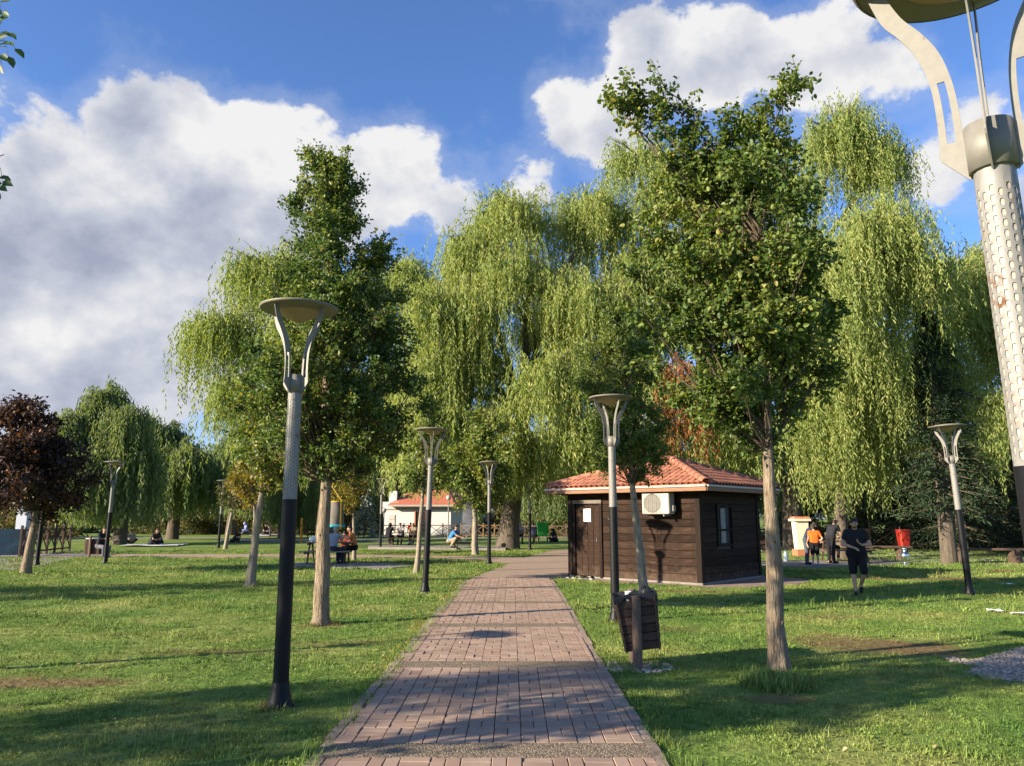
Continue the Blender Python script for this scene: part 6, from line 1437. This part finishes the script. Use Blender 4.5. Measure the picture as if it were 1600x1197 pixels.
def scatter(name, protos, P, rot, scl, pick, label, cat):
    coll = bpy.data.collections.new(name + '_sources')
    for i, o in enumerate(protos): o.name = '%s_%02d' % (name, i); coll.objects.link(o)
    me = bpy.data.meshes.new(name); me.vertices.add(len(P)); me.vertices.foreach_set('co', P.astype(np.float32).ravel())
    for nm, ty, dat in (('rot', 'FLOAT_VECTOR', rot), ('scl', 'FLOAT', scl), ('pick', 'INT', pick)):
        a = me.attributes.new(nm, ty, 'POINT'); a.data.foreach_set('vector' if ty == 'FLOAT_VECTOR' else 'value', np.ascontiguousarray(dat, dtype=np.int32 if ty == 'INT' else np.float32).ravel())
    o = link(name, me); tag(o, label, cat, kind='stuff')
    ng = bpy.data.node_groups.new(name, 'GeometryNodeTree'); ng.interface.new_socket('Geometry', in_out='INPUT', socket_type='NodeSocketGeometry'); ng.interface.new_socket('Geometry', in_out='OUTPUT', socket_type='NodeSocketGeometry')
    N = ng.nodes.new; L = ng.links.new
    gi, go = N('NodeGroupInput'), N('NodeGroupOutput'); ci = N('GeometryNodeCollectionInfo'); ci.inputs['Collection'].default_value = coll; ci.inputs['Separate Children'].default_value = True; ci.inputs['Reset Children'].default_value = True
    ip = N('GeometryNodeInstanceOnPoints'); ip.inputs['Pick Instance'].default_value = True
    def attr(nm, ty): a = N('GeometryNodeInputNamedAttribute'); a.data_type = ty; a.inputs['Name'].default_value = nm; return a.outputs['Attribute']
    er = N('FunctionNodeEulerToRotation'); L(attr('rot', 'FLOAT_VECTOR'), er.inputs[0])
    L(gi.outputs[0], ip.inputs['Points']); L(ci.outputs[0], ip.inputs['Instance']); L(attr('pick', 'INT'), ip.inputs['Instance Index']); L(er.outputs[0], ip.inputs['Rotation']); L(attr('scl', 'FLOAT'), ip.inputs['Scale']); L(ip.outputs[0], go.inputs[0])
    md = o.modifiers.new('scatter', 'NODES'); md.node_group = ng
    return o
gr_ = np.random.default_rng(99)
def cone_points(y0, y1, dens, wid=.80):
    n = int(dens * (y1 - y0) * wid * (y0 + y1)); y = np.sqrt(gr_.uniform(y0 ** 2, y1 ** 2, n)); x = gr_.uniform(-1, 1, n) * wid * y
    return np.stack([x, y], 1)
tufts = [tuft(s, 28, .075, .012, .034, .0022) for s in range(4)] + [tuft(20 + s, 16, .06, .012, .030, .0065, True) for s in range(2)] + [tuft(30, 22, .07, .03, .085, .0024)]
LAY = [(4.6, 9.0, 190, 1.0), (9.0, 14.0, 105, 1.25), (14.0, 22.0, 48, 1.8), (22.0, 40.0, 14, 2.8)]
PS, SC, PK = [], [], []
for (y0, y1, dn, sc) in LAY:
    P = cone_points(y0, y1, dn); nz_ = noise2(P, 1.3, 5); keep = np.ones(len(P), bool)
    for poly in KEEP_OUT: keep &= ~inside(P, poly)
    keep &= gr_.random(len(P)) > dirt_w(P) * 1.05
    keep &= gr_.random(len(P)) > np.clip(-nz_ * .35, 0, .45)
    P = P[keep]; nz_ = nz_[keep]; PS.append(P); SC.append(sc * gr_.uniform(.7, 1.25, len(P)) * (1 + .25 * nz_))
    pk = gr_.integers(0, 4, len(P)); u = gr_.random(len(P)); pk[u < .26 + .18 * nz_] = 4; pk[u < .12] = 5; pk[u > .965] = 6; PK.append(pk)
# taller growth along the path's edges, around posts and trunks
def ring_growth(c, r0, n, s):
    a = gr_.uniform(0, 6.28, n); q = r0 * (.7 + gr_.random(n) * .8); PS.append(np.stack([c[0] + np.cos(a) * q, c[1] + np.sin(a) * q], 1)); SC.append(np.full(n, s) * gr_.uniform(.7, 1.2, n)); PK.append(np.where(gr_.random(n) < .7, 6, 4))
for c in (gp(437, 1104), gp(962, 971), bL, bR, (BIN.x, BIN.y)): ring_growth(c, .20, 34, 1.0)
ring_growth(gp(1216, 1072), .22, 120, 1.9); ring_growth(gp(1180, 1060), .12, 20, 1.4)
ys = gr_.uniform(4.6, 20, 900); sd = (gr_.random(900) > .62).astype(int); ex = np.array([(xL(y) + .10) if s == 0 else (xR(y) + .03) for y, s in zip(ys, sd)]) + np.where(sd == 0, -1, 1) * gr_.exponential(.05, 900)
PS.append(np.stack([ex, ys], 1)); SC.append(gr_.uniform(.8, 1.4, 900)); PK.append(gr_.choice([0, 4, 5, 6], 900))
# weeds in the joints by the right kerb
yw = gr_.uniform(5, 9, 90); PS.append(np.stack([np.array([xR(y) - .08 for y in yw]) + gr_.normal(0, .015, 90), yw], 1)); SC.append(gr_.uniform(.25, .6, 90)); PK.append(gr_.choice([0, 4, 5], 90))
sx = [spots[i] for i in gr_.integers(0, len(spots), 70)]; PS.append(np.array([(s[0] + CW / 2 * (s[2] == 0) + CW / 4 * (s[2] == 1), s[1] + gr_.normal(0, .03)) for s in sx])); SC.append(gr_.uniform(.15, .4, 70)); PK.append(gr_.choice([0, 4, 5], 70))
P = np.concatenate(PS); P = np.concatenate([P, np.zeros((len(P), 1))], 1); n = len(P)
rot = np.stack([gr_.normal(0, .12, n), gr_.normal(0, .12, n), gr_.uniform(0, 6.28, n)], 1)
scatter('grass', tufts, P, rot, np.concatenate(SC), np.concatenate(PK), 'short mown grass of the lawn', 'grass')
# fallen leaves
fl = []
for s in range(3):
    o = leaf_obj('fallen', np.zeros((1, 3)), np.array([[1., 0, 0]]), np.array([[.1 * s, .2, 1.]]), [.055], [.032], np.array([.15 + .35 * s]), L_FALL, None, fold=.35, rounded=True); COL.objects.unlink(o); fl.append(o)
Pf = np.concatenate([cone_points(5, 14, 3.2, .72), cone_points(14, 36, 1.6, .72)])
hw = np.exp(-((Pf[:, 0] - np.array([xL(y) for y in Pf[:, 1]]) + .6) / 2.2) ** 2) * .75 + .18; hw = np.where(inside(Pf, path_poly), .16, hw); Pf = Pf[gr_.random(len(Pf)) < hw]
yy = gr_.uniform(9, 24, 260); Pf = np.concatenate([Pf, np.stack([np.array([xL(y) for y in yy]) - gr_.exponential(.10, 260), yy], 1)])
n = len(Pf); zf = np.where(inside(Pf, path_poly), .034, .035 + gr_.uniform(0, .02, n))
scatter('fallen_leaves', fl, np.concatenate([Pf, zf[:, None]], 1), np.stack([gr_.normal(0, .35, n), gr_.normal(0, .35, n), gr_.uniform(0, 6.28, n)], 1), gr_.uniform(.45, .95, n), gr_.integers(0, 3, n), 'fallen yellow leaves strewn over lawn and path', 'leaves')
# gravel stones at the right edge
gs = []
for s in range(3):
    b = MB().ball((0, 0, 0), (.02, .015 + .003 * s, .011), n=7, m=5); b.v = [(x * random.uniform(.85, 1.15), y * random.uniform(.85, 1.15), z) for x, y, z in b.v]; gs.append(bpy.data.objects.new('stone', b.mesh('stone', PEBBLE)))
q = np.array(gravel_poly); Pg = np.stack([gr_.uniform(q[:, 0].min(), q[:, 0].max(), 5200), gr_.uniform(q[:, 1].min(), q[:, 1].max(), 5200)], 1); Pg = Pg[inside(Pg, gravel_poly)]; n = len(Pg)
scatter('gravel', gs, np.concatenate([Pg, np.full((n, 1), .008)], 1), np.stack([gr_.uniform(0, 6, n)] * 3, 1) * [.1, .1, 1], gr_.uniform(.3, 1.3, n), gr_.integers(0, 3, n), 'loose gravel stones at the right edge of the lawn', 'gravel')
